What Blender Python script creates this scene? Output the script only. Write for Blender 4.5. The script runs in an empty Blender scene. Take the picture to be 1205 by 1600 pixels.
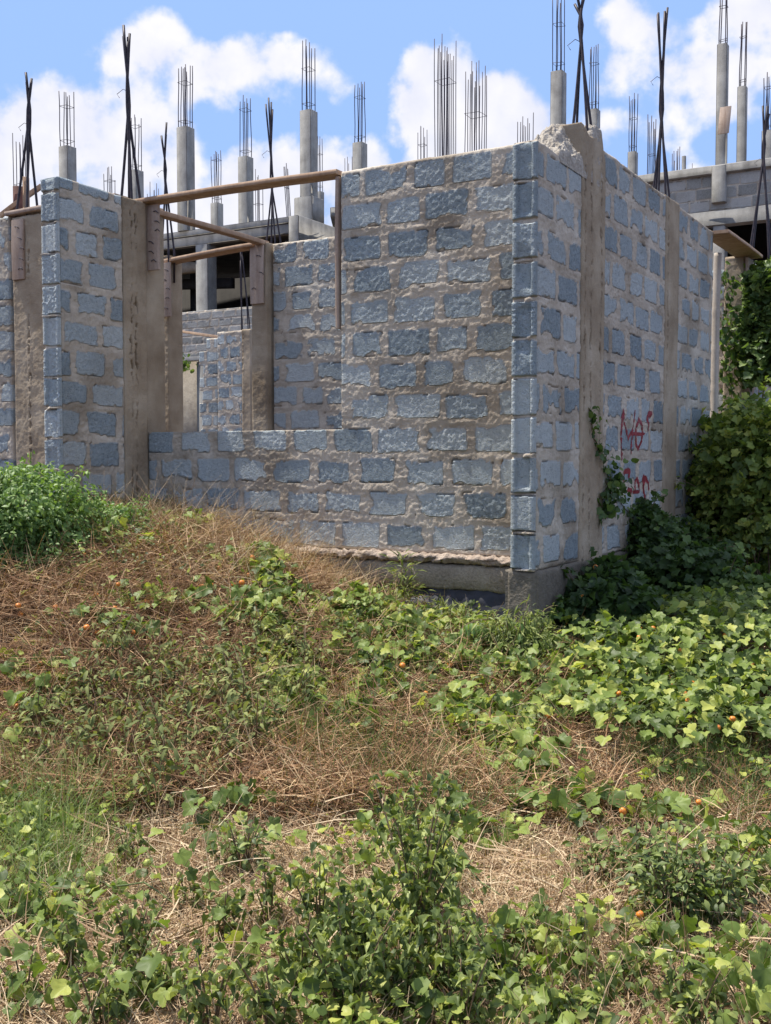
import bpy, math, random
import numpy as np
from math import radians, sin, cos, pi
random.seed(7); RNG = np.random.default_rng(11)
D = bpy.data
C = bpy.context.scene.collection
scn = bpy.context.scene
# ------------------------------------------------------------------ camera, sky, sun, exposure
EYE = 1.55; FPX = 1680.0; PITCH = math.atan(85 / FPX)
cam = D.cameras.new('camera'); cam.sensor_fit = 'VERTICAL'; cam.sensor_height = 24; cam.lens = 24 * FPX / 1600
cam.clip_end = 3000; cam.clip_start = 0.05
co = D.objects.new('camera', cam); C.objects.link(co); co.location = (0, 0, EYE)
co.rotation_euler = (pi / 2 - PITCH, 0, 0); scn.camera = co
SUN_EL = radians(68); SUN_DIR = np.array([-cos(SUN_EL), 0.155, sin(SUN_EL)])
sl = D.lights.new('sun', 'SUN'); sl.energy = 5.0; sl.angle = radians(0.5); sl.color = (1, .945, .85)
so = D.objects.new('sun', sl); C.objects.link(so)
from mathutils import Vector
so.rotation_euler = Vector(SUN_DIR.tolist()).to_track_quat('Z', 'Y').to_euler(); so.location = (-20, 0, 40)
scn.view_settings.view_transform = 'Standard'; scn.view_settings.look = 'None'
scn.view_settings.exposure = 0.5; scn.view_settings.gamma = 1
W = D.worlds.new('World'); scn.world = W; W.use_nodes = True
def build_world():
    nt = W.node_tree; N = nt.nodes; L = nt.links; N.clear()
    def nd(t, **k):
        n = N.new(t)
        for a, b in k.items(): setattr(n, a, b)
        return n
    def M(op, a, b=None, c=None, clamp=False):
        n = nd('ShaderNodeMath', operation=op, use_clamp=clamp)
        for i, v in enumerate((a, b, c)):
            if v is None: continue
            if isinstance(v, (int, float)): n.inputs[i].default_value = v
            else: L.new(v, n.inputs[i])
        return n.outputs[0]
    sky = nd('ShaderNodeTexSky', sky_type='NISHITA', sun_disc=False)
    sky.sun_elevation = SUN_EL; sky.sun_rotation = radians(-68)
    sky.air_density = 1.0; sky.dust_density = 0.6; sky.ozone_density = 1.6; sky.altitude = 1600
    tc = nd('ShaderNodeTexCoord'); sp = nd('ShaderNodeSeparateXYZ'); L.new(tc.outputs['Generated'], sp.inputs[0])
    X, Y, Z = sp.outputs
    # gnomonic sky coordinates about the north horizon, mirrored to the south
    ay = M('MAXIMUM', M('ABSOLUTE', Y), .12)
    u = M('DIVIDE', X, ay); w = M('DIVIDE', Z, ay)
    no = nd('ShaderNodeTexNoise', noise_dimensions='3D'); no.inputs['Scale'].default_value = 9; no.inputs['Detail'].default_value = 9
    no.inputs['Roughness'].default_value = .55
    L.new(tc.outputs['Generated'], no.inputs['Vector'])
    n1 = no.outputs['Fac']
    no2 = nd('ShaderNodeTexNoise', noise_dimensions='3D'); no2.inputs['Scale'].default_value = 26; no2.inputs['Detail'].default_value = 7
    L.new(tc.outputs['Generated'], no2.inputs['Vector'])
    n2 = no2.outputs['Fac']
    sep = nd('ShaderNodeSeparateColor'); L.new(no.outputs['Color'], sep.inputs[0])
    # blobs: centre and radii in the same angular units, height above horizon
    B = [(-.13, .345, .10, .045, .9), (-.22, .365, .07, .04, .7), (-.31, .29, .12, .07, 1.0), (-.25, .25, .10, .11, 1.0), (-.33, .20, .12, .12, .95),
         (-.16, .2, .13, .05, .9), (-.04, .255, .16, .035, .8), (.02, .23, .22, .055, 1.0), (.05, .32, .045, .062, 1.15), (.11, .29, .07, .06, 1.0),
         (-.098, .385, .018, .012, .5), (.30, .355, .10, .05, .8), (.24, .395, .05, .04, .7), (.36, .40, .12, .05, .8), (.22, .305, .07, .022, .4),
         (-.08, .15, .28, .05, .7), (.7, .3, .25, .1, .9), (-.75, .35, .25, .12, .9)]
    acc = None
    uu = M('ADD', u, M('MULTIPLY', M('SUBTRACT', sep.outputs[0], .5), .06))
    ww = M('ADD', w, M('MULTIPLY', M('SUBTRACT', sep.outputs[1], .5), .06))
    for (cu, cw, ru, rw, am) in B:
        du = M('DIVIDE', M('SUBTRACT', uu, cu), ru); dw = M('DIVIDE', M('SUBTRACT', ww, cw), rw)
        d2 = M('ADD', M('MULTIPLY', du, du), M('MULTIPLY', dw, dw))
        g = M('MULTIPLY', M('SUBTRACT', 1.25, d2), am)
        acc = g if acc is None else M('SMOOTH_MAX', acc, g, .25)
    ov = nd('ShaderNodeMapRange', interpolation_type='SMOOTHSTEP'); L.new(w, ov.inputs[0]); ov.inputs[1].default_value = .5; ov.inputs[2].default_value = .85
    ov.inputs[4].default_value = .75
    acc = M('SMOOTH_MAX', acc, M('SUBTRACT', ov.outputs[0], .2), .25)  # extra cloud overhead, out of view, added to brighten the shaded sides
    acc = M('ADD', acc, M('MULTIPLY', M('SUBTRACT', n1, .5), 3.2))
    acc = M('ADD', acc, M('MULTIPLY', M('SUBTRACT', n2, .5), 1.9))
    mr = nd('ShaderNodeMapRange', interpolation_type='SMOOTHSTEP'); L.new(acc, mr.inputs[0])
    mr.inputs[1].default_value = .22; mr.inputs[2].default_value = .82
    mask = M('MULTIPLY', mr.outputs[0], .93)
    mr2 = nd('ShaderNodeMapRange'); L.new(n2, mr2.inputs[0]); mr2.inputs[1].default_value = .3; mr2.inputs[2].default_value = .7
    cc = nd('ShaderNodeMix', data_type='RGBA'); L.new(mr2.outputs[0], cc.inputs[0])
    cc.inputs[6].default_value = (6.3, 6.4, 7.2, 1); cc.inputs[7].default_value = (8.0, 7.8, 8.0, 1)
    mx = nd('ShaderNodeMix', data_type='RGBA'); L.new(mask, mx.inputs[0])
    tint = nd('ShaderNodeMix', data_type='RGBA', blend_type='MULTIPLY'); tint.inputs[0].default_value = 1
    L.new(sky.outputs[0], tint.inputs[6]); tint.inputs[7].default_value = (1.0, 1.0, 1.0, 1)
    pale = nd('ShaderNodeMix', data_type='RGBA'); pale.inputs[0].default_value = .9
    L.new(tint.outputs[2], pale.inputs[6]); pale.inputs[7].default_value = (2.9, 4.55, 8.3, 1)
    L.new(pale.outputs[2], mx.inputs[6]); L.new(cc.outputs[2], mx.inputs[7])
    bg = nd('ShaderNodeBackground'); bg.inputs[1].default_value = .095; L.new(mx.outputs[2], bg.inputs[0])
    out = nd('ShaderNodeOutputWorld'); L.new(bg.outputs[0], out.inputs[0])
build_world()

# ------------------------------------------------------------------ projection helpers (pixel of the 1205x1600 photo -> world point)
def ray(px, py):
    cx = (px - 602.5) / FPX; cy = -(py - 800) / FPX
    return np.array([cx, cos(PITCH) + cy * sin(PITCH), -sin(PITCH) + cy * cos(PITCH)])
def P(px, py, Y):
    d = ray(px, py); return np.array([0, 0, EYE]) + d * (Y / d[1])

# ------------------------------------------------------------------ noise
def _h(ix, iy, iz, seed):
    n = (ix * 374761393 + iy * 668265263 + iz * 2147483647 + seed * 974711) & 0xffffffff
    n = ((n ^ (n >> 13)) * 1274126177) & 0xffffffff
    return ((n ^ (n >> 16)) & 0xffff) / 65535.0
def vn(x, y, z=0.0, seed=0):
    x = np.asarray(x, float); y = np.asarray(y, float); z = np.zeros_like(x) + z
    ix = np.floor(x).astype(np.int64); iy = np.floor(y).astype(np.int64); iz = np.floor(z).astype(np.int64)
    fx = x - ix; fy = y - iy; fz = z - iz
    fx = fx * fx * (3 - 2 * fx); fy = fy * fy * (3 - 2 * fy); fz = fz * fz * (3 - 2 * fz)
    r = 0
    for a in (0, 1):
        for b in (0, 1):
            v = _h(ix + a, iy + b, iz, seed) * (1 - fz) + _h(ix + a, iy + b, iz + 1, seed) * fz
            r = r + v * (fx if a else 1 - fx) * (fy if b else 1 - fy)
    return r
def fbm(x, y, seed=0, o=4, z=0.0):
    s = 0; a = .5; t = 0
    for i in range(o):
        s = s + a * vn(x * 2 ** i + i * 7.3, y * 2 ** i + i * 3.1, z, seed + i * 13); t += a; a *= .5
    return s / t
def sst(a, b, x):
    t = np.clip((x - a) / (b - a), 0, 1); return t * t * (3 - 2 * t)

# ------------------------------------------------------------------ materials
def mat(name):
    m = D.materials.new(name); m.use_nodes = True; nt = m.node_tree
    b = nt.nodes['Principled BSDF']; return m, nt, b
def node(nt, t, **k):
    n = nt.nodes.new(t)
    for a, v in k.items(): setattr(n, a, v)
    return n
def noise(nt, scale, detail=4, rough=.55, stretch=None):
    tc = node(nt, 'ShaderNodeTexCoord'); n = node(nt, 'ShaderNodeTexNoise'); n.inputs['Scale'].default_value = scale
    n.inputs['Detail'].default_value = detail; n.inputs['Roughness'].default_value = rough
    if stretch:
        mp = node(nt, 'ShaderNodeMapping'); mp.inputs['Scale'].default_value = stretch
        nt.links.new(tc.outputs['Object'], mp.inputs[0]); nt.links.new(mp.outputs[0], n.inputs['Vector'])
    else: nt.links.new(tc.outputs['Object'], n.inputs['Vector'])
    return n.outputs['Fac']
def ramp(nt, fac, stops):
    r = node(nt, 'ShaderNodeValToRGB'); e = r.color_ramp.elements
    while len(e) < len(stops): e.new(.5)
    for i, (p, c) in enumerate(stops): e[i].position = p; e[i].color = (*c, 1)
    if fac is not None: nt.links.new(fac, r.inputs[0])
    return r.outputs[0]
def mixc(nt, f, a, b, bt='MIX'):
    m = node(nt, 'ShaderNodeMix', data_type='RGBA', blend_type=bt)
    for i, v in ((0, f), (6, a), (7, b)):
        if isinstance(v, (int, float)): m.inputs[i].default_value = v
        elif isinstance(v, tuple): m.inputs[i].default_value = (*v, 1)
        else: nt.links.new(v, m.inputs[i])
    return m.outputs[2]
def mth(nt, op, a, b=None, clamp=False):
    n = node(nt, 'ShaderNodeMath', operation=op, use_clamp=clamp)
    for i, v in enumerate((a, b)):
        if v is None: continue
        if isinstance(v, (int, float)): n.inputs[i].default_value = v
        else: nt.links.new(v, n.inputs[i])
    return n.outputs[0]
def bump(nt, bsdf, h, strength=.5, dist=.01):
    b = node(nt, 'ShaderNodeBump'); b.inputs['Strength'].default_value = strength; b.inputs['Distance'].default_value = dist
    nt.links.new(h, b.inputs['Height']); nt.links.new(b.outputs[0], bsdf.inputs['Normal'])

def masonry(name, blue=1.0):
    m, nt, b = mat(name); L = nt.links
    at = node(nt, 'ShaderNodeAttribute', attribute_name='att'); sp = node(nt, 'ShaderNodeSeparateColor'); L.new(at.outputs['Color'], sp.inputs[0])
    blk, tone, stain = sp.outputs; conc = at.outputs['Alpha']
    bn = noise(nt, 34, 6, .7); fine = noise(nt, 130, 3, .7); big = noise(nt, 3.2, 5)
    s1 = mth(nt, 'ADD', mth(nt, 'ADD', mth(nt, 'MULTIPLY', tone, .50), .03), mth(nt, 'MULTIPLY', bn, .65))
    if blue:
        bc = ramp(nt, s1, [(.17, (.19, .228, .248)), (.42, (.34, .395, .42)), (.62, (.46, .51, .52)), (.88, (.59, .63, .62))])
    else:
        bc = ramp(nt, s1, [(.18, (.20, .195, .18)), (.42, (.31, .305, .28)), (.62, (.39, .38, .35)), (.85, (.48, .465, .43))])
    # pits of the rough block face
    vo = node(nt, 'ShaderNodeTexVoronoi'); vo.inputs['Scale'].default_value = 85
    tc = node(nt, 'ShaderNodeTexCoord'); L.new(tc.outputs['Object'], vo.inputs['Vector'])
    pit = ramp(nt, mth(nt, 'ADD', vo.outputs['Distance'], mth(nt, 'MULTIPLY', mth(nt, 'SUBTRACT', bn, .5), .7)), [(.05, (.45, .47, .50)), (.32, (1.08, 1.08, 1.08))])
    bc = mixc(nt, .75, bc, pit, 'MULTIPLY')
    mc = ramp(nt, mth(nt, 'ADD', mth(nt, 'MULTIPLY', big, .75), mth(nt, 'MULTIPLY', bn, .3)), [(.3, (.31, .255, .195)), (.5, (.50, .43, .345)), (.7, (.65, .585, .49))])
    cc = ramp(nt, mth(nt, 'ADD', mth(nt, 'MULTIPLY', big, .8), mth(nt, 'MULTIPLY', fine, .2)), [(.3, (.27, .205, .14)), (.55, (.43, .35, .255)), (.75, (.54, .46, .355))])
    base = mixc(nt, conc, mc, cc)
    base = mixc(nt, blk, base, bc)
    dk = mixc(nt, stain, (1, 1, 1), (.42, .38, .33))
    base = mixc(nt, 1.0, base, dk, 'MULTIPLY')
    L.new(base, b.inputs['Base Color']); b.inputs['Roughness'].default_value = 1.0
    h = mth(nt, 'ADD', mth(nt, 'MULTIPLY', bn, mth(nt, 'ADD', mth(nt, 'MULTIPLY', blk, .9), .35)), mth(nt, 'MULTIPLY', fine, .35))
    h = mth(nt, 'ADD', h, mth(nt, 'MULTIPLY', mth(nt, 'MINIMUM', vo.outputs['Distance'], .35), mth(nt, 'MULTIPLY', blk, 1.2)))
    h = mth(nt, 'ADD', h, mth(nt, 'MULTIPLY', noise(nt, 70, 5, .8), mth(nt, 'ADD', mth(nt, 'MULTIPLY', blk, 1.1), .5))); bump(nt, b, h, 1.0, .012)
    b.inputs['Specular IOR Level'].default_value = .08
    return m
M_WALL = masonry('block_masonry'); M_GREY = masonry('grey_block_masonry', 0)
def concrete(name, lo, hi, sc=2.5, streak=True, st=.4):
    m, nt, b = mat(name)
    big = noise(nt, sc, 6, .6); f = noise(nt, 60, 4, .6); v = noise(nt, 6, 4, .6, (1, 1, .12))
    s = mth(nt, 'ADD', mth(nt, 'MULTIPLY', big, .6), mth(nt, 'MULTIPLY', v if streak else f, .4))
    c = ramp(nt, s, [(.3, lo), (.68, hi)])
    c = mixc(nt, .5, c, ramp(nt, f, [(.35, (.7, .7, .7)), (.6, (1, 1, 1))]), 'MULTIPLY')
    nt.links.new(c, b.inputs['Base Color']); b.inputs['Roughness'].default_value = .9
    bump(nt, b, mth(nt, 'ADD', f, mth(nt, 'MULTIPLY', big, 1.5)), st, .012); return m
M_CONC = concrete('weathered_concrete', (.15, .14, .13), (.40, .385, .35))
M_DARKC = concrete('shade_dark_concrete', (.02, .018, .017), (.055, .05, .046))  # near-black colour stands in for the shade inside the far blocks
M_BEAM = concrete('cast_concrete', (.20, .165, .125), (.38, .33, .26), 6, False, .8)
M_SPALL = concrete('broken_concrete', (.42, .39, .34), (.66, .63, .56), 14, False, 1.0)
M_FOOT = concrete('damp_footing', (.085, .07, .05), (.21, .18, .14), 5, True, .9)
M_LEDGE = concrete('crumbling_ledge', (.24, .17, .13), (.50, .41, .33), 16, False, 1.0)
M_SPALL2 = concrete('spalled_concrete', (.24, .20, .155), (.52, .47, .40), 16, False, 1.0)
def wood(name, lo, hi):
    m, nt, b = mat(name); g = noise(nt, 14, 5, .6, (1, 1, .08)); g2 = noise(nt, 50, 3, .6); g3 = noise(nt, 2.5, 3)
    s = mth(nt, 'ADD', mth(nt, 'MULTIPLY', g, .5), mth(nt, 'ADD', mth(nt, 'MULTIPLY', g2, .2), mth(nt, 'MULTIPLY', g3, .3)))
    nt.links.new(ramp(nt, s, [(.35, lo), (.62, hi)]), b.inputs['Base Color']); b.inputs['Roughness'].default_value = .8
    bump(nt, b, g, .5, .004); return m
M_WOOD = wood('weathered_plank', (.24, .16, .115), (.46, .36, .29)); M_WOOD2 = wood('tan_timber', (.28, .16, .09), (.48, .33, .22))
M_BAMBOO = wood('dry_bamboo', (.3, .25, .2), (.55, .48, .4))
def plain(name, lo, hi, sc=20, rough=.7, metal=0, bs=.2):
    m, nt, b = mat(name); f = noise(nt, sc, 4); nt.links.new(ramp(nt, f, [(.35, lo), (.65, hi)]), b.inputs['Base Color'])
    b.inputs['Roughness'].default_value = rough; b.inputs['Metallic'].default_value = metal
    bump(nt, b, f, bs, .004); return m
M_REBAR = plain('dark_rusty_steel', (.012, .010, .016), (.045, .030, .034), 30, .55, .3)
M_REBARF = plain('rusted_rebar', (.03, .026, .04), (.075, .055, .065), 5, .7, .1)
M_RUST = plain('rust_red_shutter', (.11, .05, .04), (.21, .10, .08), 9, .8)
M_POLY = plain('dark_polythene', (.004, .005, .012), (.012, .014, .028), 12, .55, 0, .8)
M_RED = plain('red_paint', (.17, .010, .016), (.30, .03, .035), 40, .6)
M_BLACK = plain('dark_metal', (.02, .02, .03), (.05, .045, .07), 30, .6)
M_ORANGE = plain('orange_fruit_skin', (.62, .17, .03), (.80, .30, .04), 60, .4, 0, .1)
M_GOURD = plain('yellow_green_gourd_skin', (.26, .32, .06), (.50, .52, .13), 60, .5, 0, .1)

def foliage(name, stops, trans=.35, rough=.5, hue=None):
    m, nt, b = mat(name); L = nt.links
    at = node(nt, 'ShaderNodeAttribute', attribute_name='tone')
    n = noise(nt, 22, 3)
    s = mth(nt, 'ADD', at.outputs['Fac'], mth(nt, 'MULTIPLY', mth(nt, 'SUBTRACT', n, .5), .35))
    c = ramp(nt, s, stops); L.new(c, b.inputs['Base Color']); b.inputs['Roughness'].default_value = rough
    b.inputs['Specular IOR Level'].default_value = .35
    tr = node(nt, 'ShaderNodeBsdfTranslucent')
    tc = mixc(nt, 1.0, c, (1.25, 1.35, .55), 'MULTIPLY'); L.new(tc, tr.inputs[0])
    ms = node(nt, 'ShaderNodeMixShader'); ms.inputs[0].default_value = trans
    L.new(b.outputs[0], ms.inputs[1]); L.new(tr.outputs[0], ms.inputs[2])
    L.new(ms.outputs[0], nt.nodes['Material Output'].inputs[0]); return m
M_LEAF = foliage('creeper_leaf', [(0, (.035, .06, .014)), (.4, (.12, .175, .035)), (.75, (.23, .30, .065)), (.98, (.42, .44, .10))])
M_IVY = foliage('dense_vine_leaf', [(0, (.025, .05, .018)), (.5, (.075, .13, .035)), (1, (.19, .26, .065))])
M_WILT = foliage('drooping_leaf', [(0, (.045, .07, .02)), (.5, (.14, .185, .05)), (1, (.33, .37, .12))], .25)
M_BUSH = foliage('bright_shrub_leaf', [(0, (.06, .11, .03)), (.5, (.14, .23, .06)), (1, (.28, .39, .13))])
M_FINE = foliage('feathery_leaf', [(0, (.045, .065, .016)), (.5, (.15, .19, .05)), (1, (.32, .35, .10))])
M_DULL = foliage('dull_weed_leaf', [(0, (.05, .065, .022)), (.5, (.13, .155, .05)), (1, (.26, .28, .10))], .25, .85)
M_STRAW = foliage('dry_straw', [(0, (.06, .035, .018)), (.35, (.20, .115, .062)), (.65, (.40, .27, .16)), (1, (.68, .54, .36))], .15, .8)
M_STRAWR = foliage('red_brown_straw', [(0, (.035, .016, .009)), (.35, (.15, .072, .034)), (.7, (.37, .21, .105)), (1, (.66, .49, .29))], .15, .8)
M_GRASS = foliage('green_grass', [(0, (.05, .09, .025)), (.5, (.12, .18, .05)), (1, (.30, .36, .13))], .3)
M_STEM = foliage('brown_stem', [(0, (.09, .06, .035)), (.5, (.2, .14, .08)), (1, (.34, .27, .15))], .05, .8)
M_GSTEM = foliage('green_stem', [(0, (.06, .09, .03)), (.5, (.13, .17, .06)), (1, (.25, .26, .11))], .1, .7)
def soil():
    m, nt, b = mat('littered_soil'); a = noise(nt, 3, 5); f = noise(nt, 45, 5, .7)
    s = mth(nt, 'ADD', mth(nt, 'MULTIPLY', a, .4), mth(nt, 'MULTIPLY', f, .6))
    nt.links.new(ramp(nt, s, [(.32, (.022, .013, .008)), (.5, (.07, .042, .025)), (.66, (.15, .095, .055))]), b.inputs['Base Color'])
    b.inputs['Roughness'].default_value = 1; bump(nt, b, f, 1, .03); return m
M_SOIL = soil()

# ------------------------------------------------------------------ object helpers
def tag(o, label=None, cat=None, group=None, kind=None):
    if label: o['label'] = label
    if cat: o['category'] = cat
    if group: o['group'] = group
    if kind: o['kind'] = kind
    return o
def empty(name, loc, label, cat, group=None):
    o = D.objects.new(name, None); C.objects.link(o); o.location = loc; o.empty_display_size = .1
    return tag(o, label, cat, group)
def wloc(o):
    v = np.array(o.location); p = o.parent
    while p is not None: v = v + np.array(p.location); p = p.parent
    return v
def mesh(name, V, faces, m, parent=None, loc=None, atts=None, smooth=False):
    """V world coordinates (N,3); faces list of int arrays (k,n) of equal polygon size each"""
    V = np.asarray(V, float)
    base = wloc(parent) if parent is not None else (np.array(loc, float) if loc is not None else np.zeros(3))
    me = D.meshes.new(name)
    fs = [np.asarray(f, np.int32) for f in faces if len(f)]
    loops = np.concatenate([f.ravel() for f in fs]); tot = np.concatenate([np.full(len(f), f.shape[1], np.int32) for f in fs])
    st = np.concatenate([[0], np.cumsum(tot)[:-1]]).astype(np.int32)
    me.vertices.add(len(V)); me.vertices.foreach_set('co', (V - base).astype(np.float32).ravel())
    me.loops.add(len(loops)); me.loops.foreach_set('vertex_index', loops)
    me.polygons.add(len(tot)); me.polygons.foreach_set('loop_start', st); me.polygons.foreach_set('loop_total', tot)
    if smooth: me.polygons.foreach_set('use_smooth', np.ones(len(tot), bool))
    for k, a in (atts or {}).items():
        a = np.asarray(a, np.float32)
        if a.ndim == 1:
            at = me.attributes.new(k, 'FLOAT', 'POINT'); at.data.foreach_set('value', a)
        else:
            at = me.attributes.new(k, 'FLOAT_COLOR', 'POINT'); at.data.foreach_set('color', a.ravel())
    me.update(calc_edges=True); me.validate(verbose=False)
    me.materials.append(m)
    o = D.objects.new(name, me); C.objects.link(o)
    if parent is not None: o.parent = parent
    else: o.location = base
    return o
class MB:
    def __init__(s): s.V = []; s.Q = []; s.T = []; s.n = 0
    def add(s, V, Q=None, T=None):
        V = np.asarray(V, float)
        if Q is not None: s.Q.append(np.asarray(Q) + s.n)
        if T is not None: s.T.append(np.asarray(T) + s.n)
        s.V.append(V); s.n += len(V)
    def box(s, o, ax, ay, az, bev=0):
        """corner o and three edge vectors, chamfered"""
        o, ax, ay, az = map(lambda v: np.array(v, float), (o, ax, ay, az))
        if bev <= 0:
            V = [o + i * ax + j * ay + k * az for k in (0, 1) for j in (0, 1) for i in (0, 1)]
            s.add(V, [(0, 2, 3, 1), (4, 5, 7, 6), (0, 1, 5, 4), (2, 6, 7, 3), (0, 4, 6, 2), (1, 3, 7, 5)]); return
        la, lb, lc = (np.linalg.norm(v) for v in (ax, ay, az)); ua, ub, uc = ax / la, ay / lb, az / lc
        V = []
        idx = {}
        for i in (0, 1):
            for j in (0, 1):
                for k in (0, 1):
                    c = o + i * ax + j * ay + k * az
                    sa, sb, sc = (1 - 2 * i) * bev * ua, (1 - 2 * j) * bev * ub, (1 - 2 * k) * bev * uc
                    for q, p in enumerate((c + sb + sc, c + sa + sc, c + sa + sb)): idx[(i, j, k, q)] = len(V); V.append(p)
        Q = []
        for i in (0, 1): Q.append([idx[(i, 0, 0, 0)], idx[(i, 1, 0, 0)], idx[(i, 1, 1, 0)], idx[(i, 0, 1, 0)]])
        for i in (0, 1): Q.append([idx[(0, i, 0, 1)], idx[(1, i, 0, 1)], idx[(1, i, 1, 1)], idx[(0, i, 1, 1)]])
        for i in (0, 1): Q.append([idx[(0, 0, i, 2)], idx[(1, 0, i, 2)], idx[(1, 1, i, 2)], idx[(0, 1, i, 2)]])
        for j in (0, 1):
            for k in (0, 1): Q.append([idx[(0, j, k, 1)], idx[(1, j, k, 1)], idx[(1, j, k, 2)], idx[(0, j, k, 2)]])
        for i in (0, 1):
            for k in (0, 1): Q.append([idx[(i, 0, k, 0)], idx[(i, 1, k, 0)], idx[(i, 1, k, 2)], idx[(i, 0, k, 2)]])
        for i in (0, 1):
            for j in (0, 1): Q.append([idx[(i, j, 0, 0)], idx[(i, j, 1, 0)], idx[(i, j, 1, 1)], idx[(i, j, 0, 1)]])
        T = [[idx[(i, j, k, 0)], idx[(i, j, k, 1)], idx[(i, j, k, 2)]] for i in (0, 1) for j in (0, 1) for k in (0, 1)]
        s.add(V, Q, T)
    def tube(s, pts, r, n=6):
        pts = np.asarray(pts, float); m = len(pts); r = np.broadcast_to(r, (m,)).astype(float)
        t = np.gradient(pts, axis=0); t /= np.linalg.norm(t, axis=1)[:, None] + 1e-9
        ref = np.array([0, 0, 1.0]) if abs(t[:, 2]).mean() < .8 else np.array([1.0, 0, 0])
        a = np.cross(t, ref); a /= np.linalg.norm(a, axis=1)[:, None] + 1e-9; b = np.cross(t, a)
        th = np.arange(n) * 2 * pi / n
        V = (pts[:, None] + r[:, None, None] * (a[:, None] * np.cos(th)[None, :, None] + b[:, None] * np.sin(th)[None, :, None])).reshape(-1, 3)
        i = np.arange(m - 1)[:, None] * n; j = np.arange(n)[None]; j2 = (j + 1) % n
        Q = np.stack([i + j, i + j2, i + n + j2, i + n + j], -1).reshape(-1, 4)
        V = np.vstack([V, pts[:1], pts[-1:]]); c0 = m * n; k = np.arange(n); k2 = (k + 1) % n
        T = np.vstack([np.stack([k2, k, np.full(n, c0)], -1), np.stack([(m - 1) * n + k, (m - 1) * n + k2, np.full(n, c0 + 1)], -1)])
        s.add(V, Q, T)
    def arrays(s):
        return np.vstack(s.V), [np.vstack(x) for x in (s.Q, s.T) if x]
    def build(s, name, m, parent=None, loc=None, smooth=False, tone=None, att=None):
        V, F = s.arrays(); at = {}
        if tone is not None: at['tone'] = np.full(len(V), tone) + RNG.uniform(-.1, .1, len(V))
        if att is not None: at['att'] = np.tile(np.array(att, float), (len(V), 1))
        return mesh(name, V, F, m, parent, loc, at, smooth)

# ------------------------------------------------------------------ house frame: a goes back along the side wall, b goes left along the front
A0 = np.array([.87, 6.29]); U = np.array([.504, .864]); U /= np.linalg.norm(U); Vd = np.array([-U[1], U[0]])
def H(a, b, z): p = A0 + a * U + b * Vd; return np.array([p[0], p[1], z])
U3 = np.array([*U, 0]); V3 = np.array([*Vd, 0]); Z3 = np.array([0, 0, 1.0])
ZB = EYE - .67; ZT = EYE + 2.06; ZS = EYE + .205; ZF = EYE + 1.835; PT = (ZT - ZB) / 12
def a_on_side(px): k = (px - 602.5) / FPX; return (A0[1] * k - A0[0]) / (U[0] - U[1] * k)

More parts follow.
